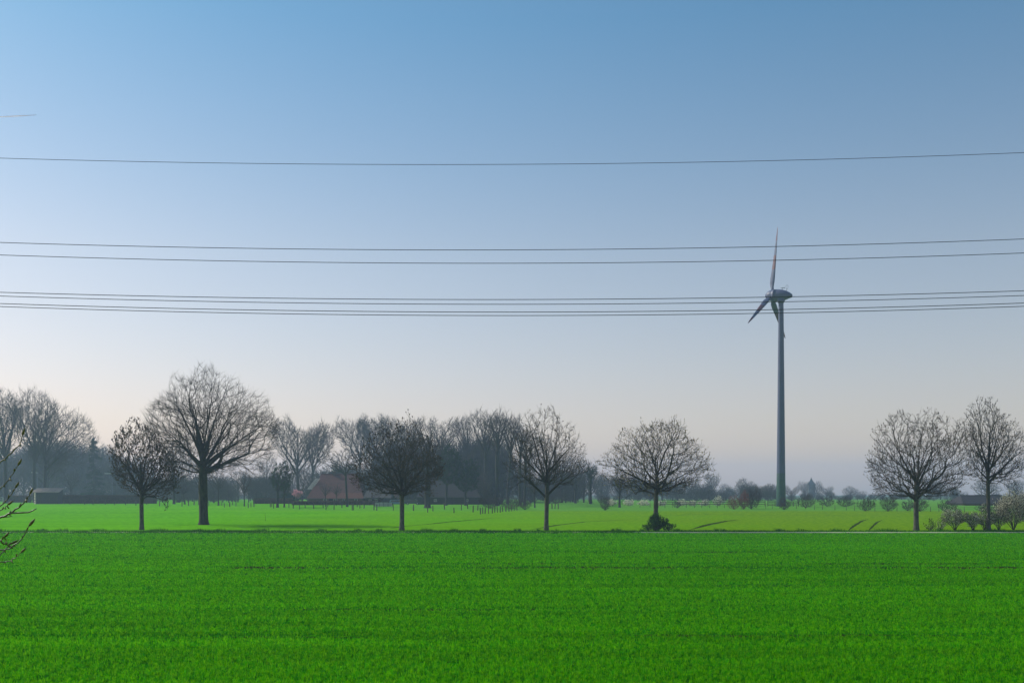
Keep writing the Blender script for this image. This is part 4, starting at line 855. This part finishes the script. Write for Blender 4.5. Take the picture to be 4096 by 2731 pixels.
# ------------------------------------------------------------------ clipped hedges
def hedge(px0, px1, by, top_py, label, dpt=1.8, nleaf=9000):
    a = P(px0, by); s = a[1] / F; w = (px1 - px0) * s; h = up(top_py, a[1]) - a[2]; rg = np.random.default_rng(int(px0))
    t = thing('clipped_hedge', label, 'hedge', a, 0, 'clipped brown hedges')
    nx, nz, ny = max(8, int(w / 0.5)), 7, 4; V = []; 
    # rounded body
    secs = []
    for i in range(nx + 1):
        x = w * i / nx; e = 1 - 0.5 * max(0, 1 - min(i, nx - i) / 2.0) ** 2; hh_ = h * (0.96 + 0.03 * math.sin(x * 0.9) + rg.normal(0, 0.01)) * (e ** 0.3)
        pr = [(0, 0), (-0.05, hh_ * 0.3), (-0.02, hh_ * 0.75), (0.25, hh_ * 0.97), (dpt * 0.5, hh_), (dpt - 0.25, hh_ * 0.97), (dpt + 0.02, hh_ * 0.7), (dpt, 0)]
        secs.append([(x + (0.25 if i == 0 else -0.25 if i == nx else 0), dpt / 2 + (y - dpt / 2) * e + rg.normal(0, 0.04), z) for y, z in pr])
    k = 8; V = [p for s_ in secs for p in s_]; fs = [(i * k + j, i * k + j + 1, (i + 1) * k + j + 1, (i + 1) * k + j) for i in range(nx) for j in range(k - 1)] + [tuple(range(k)), tuple(nx * k + j for j in range(k))[::-1]]
    m_ = MB(); m_.add(V, fs); m_.build('body', M['hedge'], t, smooth=True)
    x = rg.uniform(-0.1, w + 0.1, nleaf); z = rg.uniform(0, h * 1.03, nleaf); y = np.where(rg.uniform(0, 1, nleaf) < 0.75, rg.normal(-0.05, 0.07, nleaf), rg.uniform(0, dpt, nleaf)); z = np.where(y > 0.2, h * rg.uniform(0.93, 1.06, nleaf), z)
    c = np.stack([x, y, z], 1); u = norm(rg.normal(0, 1, (nleaf, 3))) * 0.13; v = norm(rg.normal(0, 1, (nleaf, 3))) * 0.09
    VV = np.stack([c - u, c + v, c + u, c - v], 1).reshape(-1, 3); mesh_np('leaves', VV, [((np.arange(nleaf) * 4)[:, None] + np.arange(4)[None], 0)], M['hedge'], t, smooth=False)
hedge(236, 625, 2013, 1981, 'long clipped brown hedge from the field shelter to the left ash', nleaf=14000)
hedge(22, 122, 2009, 1982, 'short clipped hedge left of the field shelter', nleaf=5000)
hedge(1014, 1168, 2014, 1993, 'clipped brown hedge behind the ivy covered trees', nleaf=6000)
hedge(1168, 1500, 2019, 2004, 'low clipped hedge in front of the red roofed farmhouse', 1.2, nleaf=9000)
hedge(1905, 2010, 2016, 1992, 'low brown hedge among the trunks right of the dark barn', 1.4, nleaf=3000)

# ------------------------------------------------------------------ buildings
def tile_mat(name, c1, c2, c3=None, rowh=0.34, band=None):
    m = mat(name, c1, c2, 1.2, rough=0.8, detail=8); t = m.node_tree; b = t.nodes['Principled BSDF']
    tc = t.nodes.new('ShaderNodeTexCoord'); br = t.nodes.new('ShaderNodeTexBrick'); mp = t.nodes.new('ShaderNodeMapping')
    mp.inputs['Rotation'].default_value = (R(90), 0, 0); t.links.new(tc.outputs['Object'], mp.inputs[0]); t.links.new(mp.outputs[0], br.inputs[0])
    br.inputs['Scale'].default_value = 1; br.inputs['Brick Width'].default_value = 0.30; br.inputs['Row Height'].default_value = rowh; br.inputs['Mortar Size'].default_value = 0.05; br.offset = 0
    src = b.inputs['Base Color'].links[0].from_socket; mx = t.nodes.new('ShaderNodeMix'); mx.data_type = 'RGBA'
    mx.inputs[7].default_value = (*(c3 or tuple(min(1, v * 2.2) for v in c2)), 1)
    ml = t.nodes.new('ShaderNodeMath'); ml.operation = 'MULTIPLY'; ml.inputs[1].default_value = 0.5
    t.links.new(br.outputs['Fac'], ml.inputs[0]); t.links.new(ml.outputs[0], mx.inputs[0]); t.links.new(src, mx.inputs[6]); out = mx.outputs[2]
    if band:
        sp = t.nodes.new('ShaderNodeSeparateXYZ'); t.links.new(tc.outputs['Object'], sp.inputs[0]); lt = t.nodes.new('ShaderNodeMath'); lt.operation = 'LESS_THAN'; lt.inputs[1].default_value = band[0]; t.links.new(sp.outputs['Z'], lt.inputs[0])
        gx = t.nodes.new('ShaderNodeMath'); gx.operation = 'GREATER_THAN'; gx.inputs[1].default_value = band[1]; t.links.new(sp.outputs['X'], gx.inputs[0]); mu = t.nodes.new('ShaderNodeMath'); mu.operation = 'MULTIPLY'; t.links.new(lt.outputs[0], mu.inputs[0]); t.links.new(gx.outputs[0], mu.inputs[1])
        m2 = t.nodes.new('ShaderNodeMix'); m2.data_type = 'RGBA'; m2.inputs[7].default_value = (*band[2], 1); m3 = t.nodes.new('ShaderNodeMath'); m3.operation = 'MULTIPLY'; m3.inputs[1].default_value = 0.75; t.links.new(mu.outputs[0], m3.inputs[0]); t.links.new(m3.outputs[0], m2.inputs[0]); t.links.new(out, m2.inputs[6]); out = m2.outputs[2]
    t.links.new(out, b.inputs['Base Color'])
    bp = t.nodes.new('ShaderNodeBump'); bp.inputs['Strength'].default_value = 0.8; bp.inputs['Distance'].default_value = 0.05; t.links.new(br.outputs['Fac'], bp.inputs['Height']); t.links.new(bp.outputs[0], b.inputs['Normal'])
    return m
def brick_mat(name, c1, c2):
    m = mat(name, c1, c2, 2.5, rough=0.9); t = m.node_tree; b = t.nodes['Principled BSDF']
    tc = t.nodes.new('ShaderNodeTexCoord'); br = t.nodes.new('ShaderNodeTexBrick'); mp = t.nodes.new('ShaderNodeMapping'); mp.inputs['Rotation'].default_value = (R(90), 0, 0)
    t.links.new(tc.outputs['Object'], mp.inputs[0]); t.links.new(mp.outputs[0], br.inputs[0]); br.inputs['Scale'].default_value = 4
    src = b.inputs['Base Color'].links[0].from_socket; t.links.new(src, br.inputs['Color1']); br.inputs['Color2'].default_value = (*[v * 0.8 for v in c2], 1); br.inputs['Mortar'].default_value = (0.2, 0.18, 0.16, 1); t.links.new(br.outputs[0], b.inputs['Base Color']); return m
M['red_tile'] = tile_mat('red_roof_tiles', (0.06, 0.013, 0.012), (0.10, 0.021, 0.018), (0.16, 0.10, 0.10), 0.34, (1.2 + 2.1, 5.5, (0.16, 0.055, 0.035)))
M['grey_tile'] = tile_mat('grey_roof_tiles', (0.035, 0.032, 0.034), (0.06, 0.054, 0.054), (0.09, 0.085, 0.08))
M['dark_tile'] = tile_mat('dark_brown_tiles', (0.016, 0.014, 0.017), (0.026, 0.022, 0.025), (0.04, 0.034, 0.036))
M['brick'] = brick_mat('dark_brick', (0.08, 0.035, 0.025), (0.13, 0.06, 0.04))
M['plank'] = mat('dark_planks', (0.025, 0.022, 0.02), (0.05, 0.045, 0.04), 2, stretch=(6, 6, 0.4))
M['glass'] = mat('window_glass', (0.03, 0.035, 0.04), (0.05, 0.055, 0.06), 1, rough=0.1, spec=0.6)
M['frame'] = mat('window_frame', (0.45, 0.44, 0.42), (0.55, 0.54, 0.52), 2)
def roofpoly(mb, eave, ridge, th=0.14):
    """eave: four corners (front-left, front-right, back-right, back-left); ridge: (left, right)"""
    fl, fr, br_, bl = [Vector(v) for v in eave]; rl, rr_ = [Vector(v) for v in ridge]; dn = Vector((0, 0, -th)); vs = [fl, fr, br_, bl, rl, rr_] + [v + dn for v in (fl, fr, br_, bl, rl, rr_)]
    f = [(0, 1, 5, 4), (2, 3, 4, 5), (3, 0, 4), (1, 2, 5)]; mb.add(vs, f + [tuple(i + 6 for i in q)[::-1] for q in f] + [(0, 6, 7, 1), (1, 7, 8, 2), (2, 8, 9, 3), (3, 9, 6, 0)]); return mb
def house(name, label, cat, px0, px1, by, eave_py, ridge_py, rx0, rx1, roofm, wallm, depth_m=11, over=0.5, windows=(), doors=(), chimney=None, parts=None):
    a = P(px0, by); s = a[1] / F; w = (px1 - px0) * s; he = up(eave_py, a[1]) - a[2]; hr = up(ridge_py, a[1]) - a[2]
    t = thing(name, label, cat, a)
    wl = MB().box(over, w - over, over, depth_m - over, -0.2, he + 0.15)
    wl.build('wall', wallm, t)
    r0, r1 = (rx0 - px0) * s, (rx1 - px0) * s
    rf = roofpoly(MB(), [(0, 0, he), (w, 0, he), (w, depth_m, he), (0, depth_m, he)], [(r0, depth_m / 2, hr), (r1, depth_m / 2, hr)]).build('roof', roofm, t)
    MB().tube([(r0, depth_m / 2, hr + 0.02), (r1, depth_m / 2, hr + 0.02)], 0.13, 8).build('ridge_cap', roofm, rf)
    gut = MB().tube([(0.1, -0.07, he - 0.1), (w - 0.1, -0.07, he - 0.1)], 0.06, 6).build('gutter', M['wire'], rf)
    for x, z0, z1, ww_ in windows:
        f = MB(); x = x * w; f.box(x - ww_ / 2, x + ww_ / 2, over - 0.06, over - 0.005, z0, z0 + 0.07).box(x - ww_ / 2, x + ww_ / 2, over - 0.06, over - 0.005, z1 - 0.07, z1)
        f.box(x - ww_ / 2, x - ww_ / 2 + 0.07, over - 0.06, over - 0.005, z0 + 0.07, z1 - 0.07).box(x + ww_ / 2 - 0.07, x + ww_ / 2, over - 0.06, over - 0.005, z0 + 0.07, z1 - 0.07).box(x - 0.03, x + 0.03, over - 0.06, over - 0.005, z0 + 0.07, z1 - 0.07)
        wf_ = f.build('window', M['frame'], t); MB().box(x - ww_ / 2 + 0.07, x + ww_ / 2 - 0.07, over - 0.03, over - 0.008, z0 + 0.07, z1 - 0.07).build('pane', M['glass'], wf_)
    for x, h_, ww_ in doors:
        x = x * w; dd_ = MB().box(x - ww_ / 2, x + ww_ / 2, over - 0.05, over - 0.004, 0.02, h_); 
        for q in np.linspace(x - ww_ / 2 + 0.15, x + ww_ / 2 - 0.15, max(2, int(ww_ / 0.4))): dd_.box(q - 0.01, q + 0.01, over - 0.065, over - 0.052, 0.1, h_ - 0.1)
        dd_.build('door', M['plank'], t)
    if chimney:
        x, zt_ = chimney; x *= w; c = MB().box(x - 0.4, x + 0.4, depth_m / 2 - 0.4, depth_m / 2 + 0.4, hr - 1.2, hr + zt_).box(x - 0.48, x + 0.48, depth_m / 2 - 0.48, depth_m / 2 + 0.48, hr + zt_, hr + zt_ + 0.12); c.build('chimney', M['brick'], rf)
    return t
fh = house('farmhouse', 'large farmhouse with a steep red tiled hipped roof down to low dark walls', 'farmhouse', 1226, 1455, 2016, 1992, 1893, 1267, 1412, M['red_tile'], M['brick'], 15,
      windows=((0.32, 0.75, 1.6, 1.0), (0.5, 0.75, 1.6, 1.0), (0.66, 0.75, 1.6, 1.0), (0.86, 0.75, 1.6, 0.9)), doors=((0.42, 1.65, 1.1),), chimney=(0.4, 0.7))
# glazed lean-to lattice on the left slope
lt = MB(); a = Vector((0.55, 3.0, 4.1)); b = Vector((2.5, 5.4, 7.3))
for i in range(7):
    o_ = Vector((-0.9 + i * 0.22, 0.0, 0.25)); lt.tube([a + o_, b + o_], 0.035, 4)
lt.build('roof_lattice', M['frame'], fh)
house('outbuilding', 'low grey roofed outbuilding joined right of the red roofed farmhouse', 'outbuilding', 1452, 1566, 2016, 1990, 1952, 1462, 1556, M['grey_tile'], M['plank'], 9,
      windows=((0.25, 0.7, 1.5, 0.8), (0.45, 0.7, 1.5, 0.8)), doors=((0.68, 1.7, 2.2),))
house('barn', 'big dark barn with a high steep roof half hidden behind the huge trunk', 'barn', 1662, 1925, 2017, 1987, 1868, 1748, 1838, M['dark_tile'], M['plank'], 20, doors=((0.5, 2.1, 3.4), (0.15, 1.9, 1.2)), windows=((0.3, 0.8, 1.5, 0.8), (0.78, 0.8, 1.5, 0.8)))
house('farm_building', 'long low brown roofed farm building behind the slender ash', 'farm building', 3852, 4112, 2021, 2012, 1981, 3880, 4050, M['dark_tile'], M['brick'], 12, windows=((0.5, 0.3, 0.9, 0.7), (0.7, 0.3, 0.9, 0.7)))

# field shelter
a = P(130, 2015); s = a[1] / F
sh = thing('field_shelter', 'small wooden field shelter with a pale tiled lean-to roof and open bricked left end', 'shelter', a)
w = 101 * s; hf = up(1968, a[1]) - a[2]; hb = up(1951, a[1]) - a[2]
M['shelter_tile'] = tile_mat('pale_ribbed_tiles', (0.22, 0.17, 0.14), (0.32, 0.26, 0.22), (0.12, 0.09, 0.08), 0.4)
MB().add([(0.8, 0.3, 0), (w, 0.3, 0), (w, 0.3, hf - 0.1), (0.8, 0.3, hf - 0.1), (0.8, 3.4, 0), (w, 3.4, 0), (w, 3.4, hb - 0.12), (0.8, 3.4, hb - 0.12)],
         [(0, 1, 2, 3), (5, 4, 7, 6), (3, 2, 6, 7), (0, 3, 7, 4), (1, 5, 6, 2)]).build('wall', M['plank'], sh)
rf = MB(); nr = 22
for i in range(nr):
    x0, x1 = -0.4 + (w + 0.7) * i / nr, -0.4 + (w + 0.7) * (i + 0.62) / nr; dz_ = 0.035
    for (xa, xb, hz_) in ((x0, x1, dz_), (x1, -0.4 + (w + 0.7) * (i + 1) / nr, 0)):
        rf.add([(xa, 0, hf + hz_), (xb, 0, hf + hz_), (xb, 3.7, hb + hz_), (xa, 3.7, hb + hz_), (xa, 0, hf - 0.09), (xb, 0, hf - 0.09), (xb, 3.7, hb - 0.09), (xa, 3.7, hb - 0.09)], [(0, 1, 2, 3), (5, 4, 7, 6), (1, 0, 4, 5), (3, 2, 6, 7), (0, 3, 7, 4), (2, 1, 5, 6)])
rf.build('roof', M['shelter_tile'], sh)
M['pale_brick'] = brick_mat('pale_brick', (0.5, 0.42, 0.36), (0.55, 0.46, 0.40))
pb = MB()
for z0, z1 in ((0, 1.05), (1.12, 1.85), (1.92, 2.7), (2.77, hf - 0.12)): pb.add([(x, y, z) for z in (z0, z1) for x, y in ((0.72, 0.2), (0.95, 0.34), (0.2, 1.25), (-0.03, 1.1))], [(3, 2, 1, 0), (4, 5, 6, 7), (0, 1, 5, 4), (1, 2, 6, 5), (2, 3, 7, 6), (3, 0, 4, 7)])
pb.build('pillar', M['pale_brick'], sh)
rl = MB()
for z in (0.5, 1.1, 1.9): rl.box(-0.9, 0.72, 0.1, 0.2, z, z + 0.12)
rl.build('rail', M['darkwood'], sh)
MB().box(2.2, 2.26, 0.24, 0.296, 0.05, hf - 0.2).box(4.9, 4.96, 0.24, 0.296, 0.05, hf - 0.2).build('batten', M['darkwood'], sh)

# church tower on the horizon
dd_ = 850; cl = at(3245, dd_); s = dd_ / F; M['stone'] = mat('church_stone', (0.08, 0.08, 0.08), (0.13, 0.125, 0.12), 1.5); M['slate'] = mat('spire_slate', (0.03, 0.04, 0.04), (0.05, 0.065, 0.06), 1)
ch = thing('church_tower', 'distant church tower with a pointed spire showing above the far trees', 'church', cl)
r_ = 13 * s; zsh = up(1938, dd_) - cl[2]; ztop = up(1916, dd_) - cl[2]
MB().box(-r_, r_, -r_, r_, -1, zsh).build('tower', M['stone'], ch)
vs = []; fs = []
for z, q, n_ in ((zsh, r_ * 1.08, 4), (zsh + 1.6, r_ * 0.80, 4), (zsh + 3.0, r_ * 0.42, 4), (ztop + 1.2, 0.12, 4)): vs += [(q * (1 if j in (0, 3) else -1), q * (1 if j < 2 else -1), z) for j in range(4)]
fs = [(i * 4 + j, i * 4 + (j + 1) % 4, i * 4 + 4 + (j + 1) % 4, i * 4 + 4 + j) for i in range(3) for j in range(4)] + [(0, 1, 2, 3), (12, 13, 14, 15)]
spv = MB().add(vs, fs).build('spire', M['slate'], ch)
MB().tube([(0, 0, ztop + 1.1), (0, 0, up(1906, dd_) - cl[2])], 0.12, 5).build('finial', M['slate'], spv)
for x in (-1.1, 1.1): MB().box(x - 0.4, x + 0.4, -r_ - 0.06, -r_ - 0.005, zsh - 3.4, zsh - 1.2).build('belfry_opening', M['slate'], ch)

# street lamps
def lamp(px, by, top_py, arm_px, label):
    a = P(px, by); s = a[1] / F; h = up(top_py, a[1]) - a[2]; t = thing('street_lamp', label, 'street lamp', a, 0, 'street lamps by the farm road')
    MB().tube([(0, 0, 0), (0, 0, h)], [0.09, 0.06], 8).build('pole', M['tower'], t, smooth=True)
    hd = MB(); L = arm_px * s; hd.box(-L, 0.1, -0.12, 0.12, h - 0.02, h + 0.10).box(-L - 0.15, -L * 0.2, -0.16, 0.16, h + 0.10, h + 0.2); hd.build('lamp_head', M['whitewood'], t, bevel=0.03)
lamp(449, 2005, 1894, 30, 'slim street lamp with a pale flat head behind the long hedge')
lamp(150, 2004, 1890, 24, 'slim street lamp with a pale flat head behind the field shelter')
MB_ = thing('field_pole', 'thin dark pole standing between the small ash and the thick trunk', 'pole', P(621, 2008)); MB().tube([(0, 0, 0), (0, 0, 5.6)], [0.08, 0.06], 7).build('shaft', M['post'], MB_, smooth=True); MB().box(-0.12, 0.12, -0.12, 0.12, 5.6, 5.7).build('cap', M['wire'], MB_)

# white panel fence by the farmyard
a = P(1500, 2026); s = a[1] / F
pf = thing('panel_fence', 'pale grey panel fence standing before the outbuilding', 'fence', a)
M['panel'] = mat('pale_panel', (0.30, 0.28, 0.27), (0.42, 0.40, 0.38), 2, stretch=(1, 1, 0.3))
for i in range(4):
    x0, x1 = i * 17.5 * s, (i + 1) * 17.5 * s - 0.06; MB().box(x0, x1, 0, 0.05, 0.1, 1.08 + (0.05 if i in (1, 2) else 0)).build('panel', M['panel'], pf)
for i in range(5): MB().box(i * 17.5 * s - 0.07, i * 17.5 * s + 0.01, -0.06, -0.005, 0, 1.15).build('post', M['post'], pf)

# parked vehicles seen over the yard
M['car_blue'] = mat('blue_car_paint', (0.10, 0.20, 0.30), (0.12, 0.23, 0.34), 1, rough=0.25, spec=0.6); M['car_white'] = mat('white_van_paint', (0.7, 0.7, 0.7), (0.75, 0.75, 0.75), 1, rough=0.3, spec=0.5)
M['rubber'] = mat('tyre_rubber', (0.015, 0.015, 0.015), (0.03, 0.03, 0.03), 4); M['rim'] = mat('wheel_rim', (0.3, 0.3, 0.3), (0.4, 0.4, 0.4), 4, rough=0.4)
def car(px, by, label, paint, van=False, cat='car', name='parked_car'):
    t = thing(name, label, cat, P(px, by), R(4))
    L, Wd = (4.9, 1.9) if van else (4.4, 1.75); H1, H2 = (1.05, 1.95) if van else (0.85, 1.45)
    body = [(-L / 2, 0.3), (-L / 2, H1 * 0.85), (-L / 2 + 0.15, H1), (L / 2 - 0.25, H1 * 0.95), (L / 2, H1 * 0.7), (L / 2, 0.3)]
    cab = [(-L / 2 + 0.12, H1), (-L / 2 + 0.4, H2), (L * 0.18, H2), (L * 0.36, H1)]
    def ex(pts, y0, y1): n = len(pts); m = MB(); m.add([(x, y0, z) for x, z in pts] + [(x, y1, z) for x, z in pts], [tuple(range(n)), tuple(range(n, 2 * n))[::-1]] + [(i, (i + 1) % n, n + (i + 1) % n, n + i)[::-1] for i in range(n)]); return m
    ex(body, -Wd / 2, Wd / 2).build('body', paint, t, bevel=0.05)
    ex([(x, z + 0.002) for x, z in cab], -Wd / 2 + 0.08, Wd / 2 - 0.08).build('cabin', paint, t, bevel=0.05)
    g = [(-L / 2 + 0.5, H1 + 0.08), (-L / 2 + 0.6, H2 - 0.14), (L * 0.15, H2 - 0.14), (L * 0.29, H1 + 0.08)]
    for y in (-Wd / 2 + 0.07, Wd / 2 - 0.09): ex(g, y - 0.01, y + 0.02).build('side_window', M['glass'], t)
    MB().box(-L / 2 + 0.5, L * 0.16, -Wd / 2 + 0.12, Wd / 2 - 0.12, H2 + 0.004, H2 + 0.03).build('roof_panel', M['car_white'] if van else paint, t)
    for x in (-L * 0.31, L * 0.31):
        for y in (-Wd / 2 - 0.02, Wd / 2 - 0.18):
            wh = MB().tube([(x, y, 0.33), (x, y + 0.2, 0.33)], 0.33, 18).build('wheel', M['rubber'], t); MB().tube([(x, y - 0.012, 0.33), (x, y + 0.212, 0.33)], 0.19, 14).build('rim', M['rim'], wh)
    for y in (-Wd * 0.35, Wd * 0.35): MB().box(-L / 2 - 0.03, -L / 2 - 0.004, y - 0.15, y + 0.15, 0.6, 0.75).build('headlight', M['glass'], t)
car(1588, 2019, 'blue grey car whose roof shows left of the dense ash trunk', M['car_blue'])
M['car_dark'] = mat('dark_car_paint', (0.03, 0.045, 0.055), (0.04, 0.055, 0.07), 1, rough=0.25, spec=0.6)
car(1650, 2018, 'dark car with a bright windscreen edge right of the dense ash trunk', M['car_dark'])

# ------------------------------------------------------------------ near twigs reaching in from a young tree left of the camera
M['near_bark'] = mat('young_bark', (0.07, 0.06, 0.035), (0.22, 0.20, 0.12), 60, rough=0.35, bump=0.3, bdist=0.001, spec=0.4)
M['near_bud'] = mat('near_bud', (0.09, 0.08, 0.03), (0.22, 0.2, 0.07), 90, rough=0.5)
nd = 3.4
def np_(x, y, dy=0.0): d_ = nd + dy; return Vector(((x - CX) / F * d_, d_, up(y, d_)))
nt_ = thing('young_tree', 'bare budding branches of a young tree reaching in at the left edge', 'tree', (-2.95, nd + 0.1, 0))
base = Vector(nt_.location)
MB().tube([Vector((-0.1, 0, -0.1)), Vector((0, 0, 1.6)), Vector((-0.06, 0.03, 3.2)), Vector((-0.0, 0.0, 4.4)), Vector((-0.1, 0.05, 5.4)), Vector((-0.05, 0.1, 6.2))], [0.06, 0.05, 0.042, 0.033, 0.02, 0.006], 10).build('trunk', M['near_bark'], nt_, smooth=True)
BR = [([(-420, 2150), (-200, 1960), (0, 1850), (46, 1810), (80, 1776), (91, 1738)], 7.5, 0.0), ([(-420, 2250), (-180, 2080), (0, 1956), (34, 1919), (57, 1885), (73, 1858)], 6, -0.1),
      ([(-420, 2200), (-200, 2100), (0, 2025), (29, 1997), (50, 1970), (63, 1948)], 6.5, 0.15), ([(-420, 2260), (-200, 2150), (0, 2071), (43, 2051), (86, 2020), (108, 1995), (120, 1974)], 9, 0.0),
      ([(-420, 2330), (-200, 2260), (0, 2200), (34, 2195), (80, 2163), (97, 2140), (108, 2115), (118, 2100)], 6.5, -0.15), ([(-200, 2268), (0, 2220), (29, 2186), (49, 2172)], 5, -0.1),
      ([(-420, 2300), (-200, 2255), (0, 2248), (40, 2243), (66, 2226), (85, 2208)], 6, 0.05), ([(-200, 2190), (0, 2160), (17, 2174), (32, 2180)], 5, 0.2), ([(-60, 2175), (0, 2163), (20, 2146)], 4, 0.2), ([(-100, 2090), (0, 2042), (17, 2031), (32, 2017)], 4.5, 0.1)]
for pts, wpx, dy in BR:
    P3 = []
    if pts[0][0] < -400: P3.append(Vector((base.x, base.y, np_(*pts[0]).z - 0.25)) - base)
    P3 += [np_(x, y, dy) - base for x, y in pts]; n = len(P3); r0 = wpx * 0.35 / F * nd
    # finer crooked line
    Q = []
    for i in range(n - 1):
        for k in range(5):
            t = k / 5; v = P3[i].lerp(P3[i + 1], t); Q.append(v + Vector((0, 0, 0.0016 * math.sin(9.1 * i + 4.7 * k))))
    Q.append(P3[-1]); rad = [r0 * (1.9 - 1.35 * (i / (len(Q) - 1))) for i in range(len(Q))]
    br = MB().tube(Q, rad, 7).build('branch', M['near_bark'], nt_, smooth=True)
    e = Q[-1]; dv = (Q[-1] - Q[-3]).normalized(); big = 1.5 if pts[-1] == (118, 2100) else 1.25
    MB().tube([e - dv * 0.002, e + dv * 0.004 * big, e + dv * 0.011 * big, e + dv * 0.019 * big], [0.0016 * big, 0.0034 * big, 0.003 * big, 0.0004], 8).build('bud', M['near_bud'], br, smooth=True)
    rgx = random.Random(int(wpx * 100 + n))
    for k in range(3):
        i = int(len(Q) * (0.55 + 0.14 * k)); d3 = Vector((rgx.uniform(0.1, 0.5), rgx.uniform(-0.4, 0.4), rgx.choice((-0.5, 1)) * rgx.uniform(0.5, 1))).normalized(); L_ = rgx.uniform(0.007, 0.016)
        MB().tube([Q[i], Q[i] + d3 * L_ * 0.6, Q[i] + d3 * L_], [0.0022, 0.0026, 0.0004], 6).build('bud', M['near_bud'], br, smooth=True)
for pts, wpx, dy in (([(43, 2051), (80, 2050), (115, 2048), (133, 2040), (146, 2033)], 6.5, 0.0), ([(11, 2068), (30, 2066), (49, 2064)], 4.5, 0.0), ([(108, 1995), (103, 1986)], 5, 0.0), ([(40, 2053), (42, 2041)], 7, 0)):
    Q = [np_(x, y, dy) - base for x, y in pts]; MB().tube(Q, [wpx / 2 / F * nd * (1.1 - 0.5 * i / (len(Q) - 1)) for i in range(len(Q))], 6).build('branch', M['near_bark'], nt_, smooth=True)
# ------------------------------------------------------------------ haze
def add_haze():
    hz = MB().box(-2700, 2700, -60, 2650, -1.2, 80).build('haze', bpy.data.materials.new('haze_air'))
    m = hz.data.materials[0]; m.use_nodes = True; t = m.node_tree; t.nodes.clear()
    out = t.nodes.new('ShaderNodeOutputMaterial'); v = t.nodes.new('ShaderNodeVolumePrincipled')
    v.inputs['Color'].default_value = (0.56, 0.72, 1.0, 1); v.inputs['Density'].default_value = 0.00043; v.inputs['Anisotropy'].default_value = 0.25
    t.links.new(v.outputs[0], out.inputs['Volume'])
    tag(hz, kind='stuff')
add_haze()
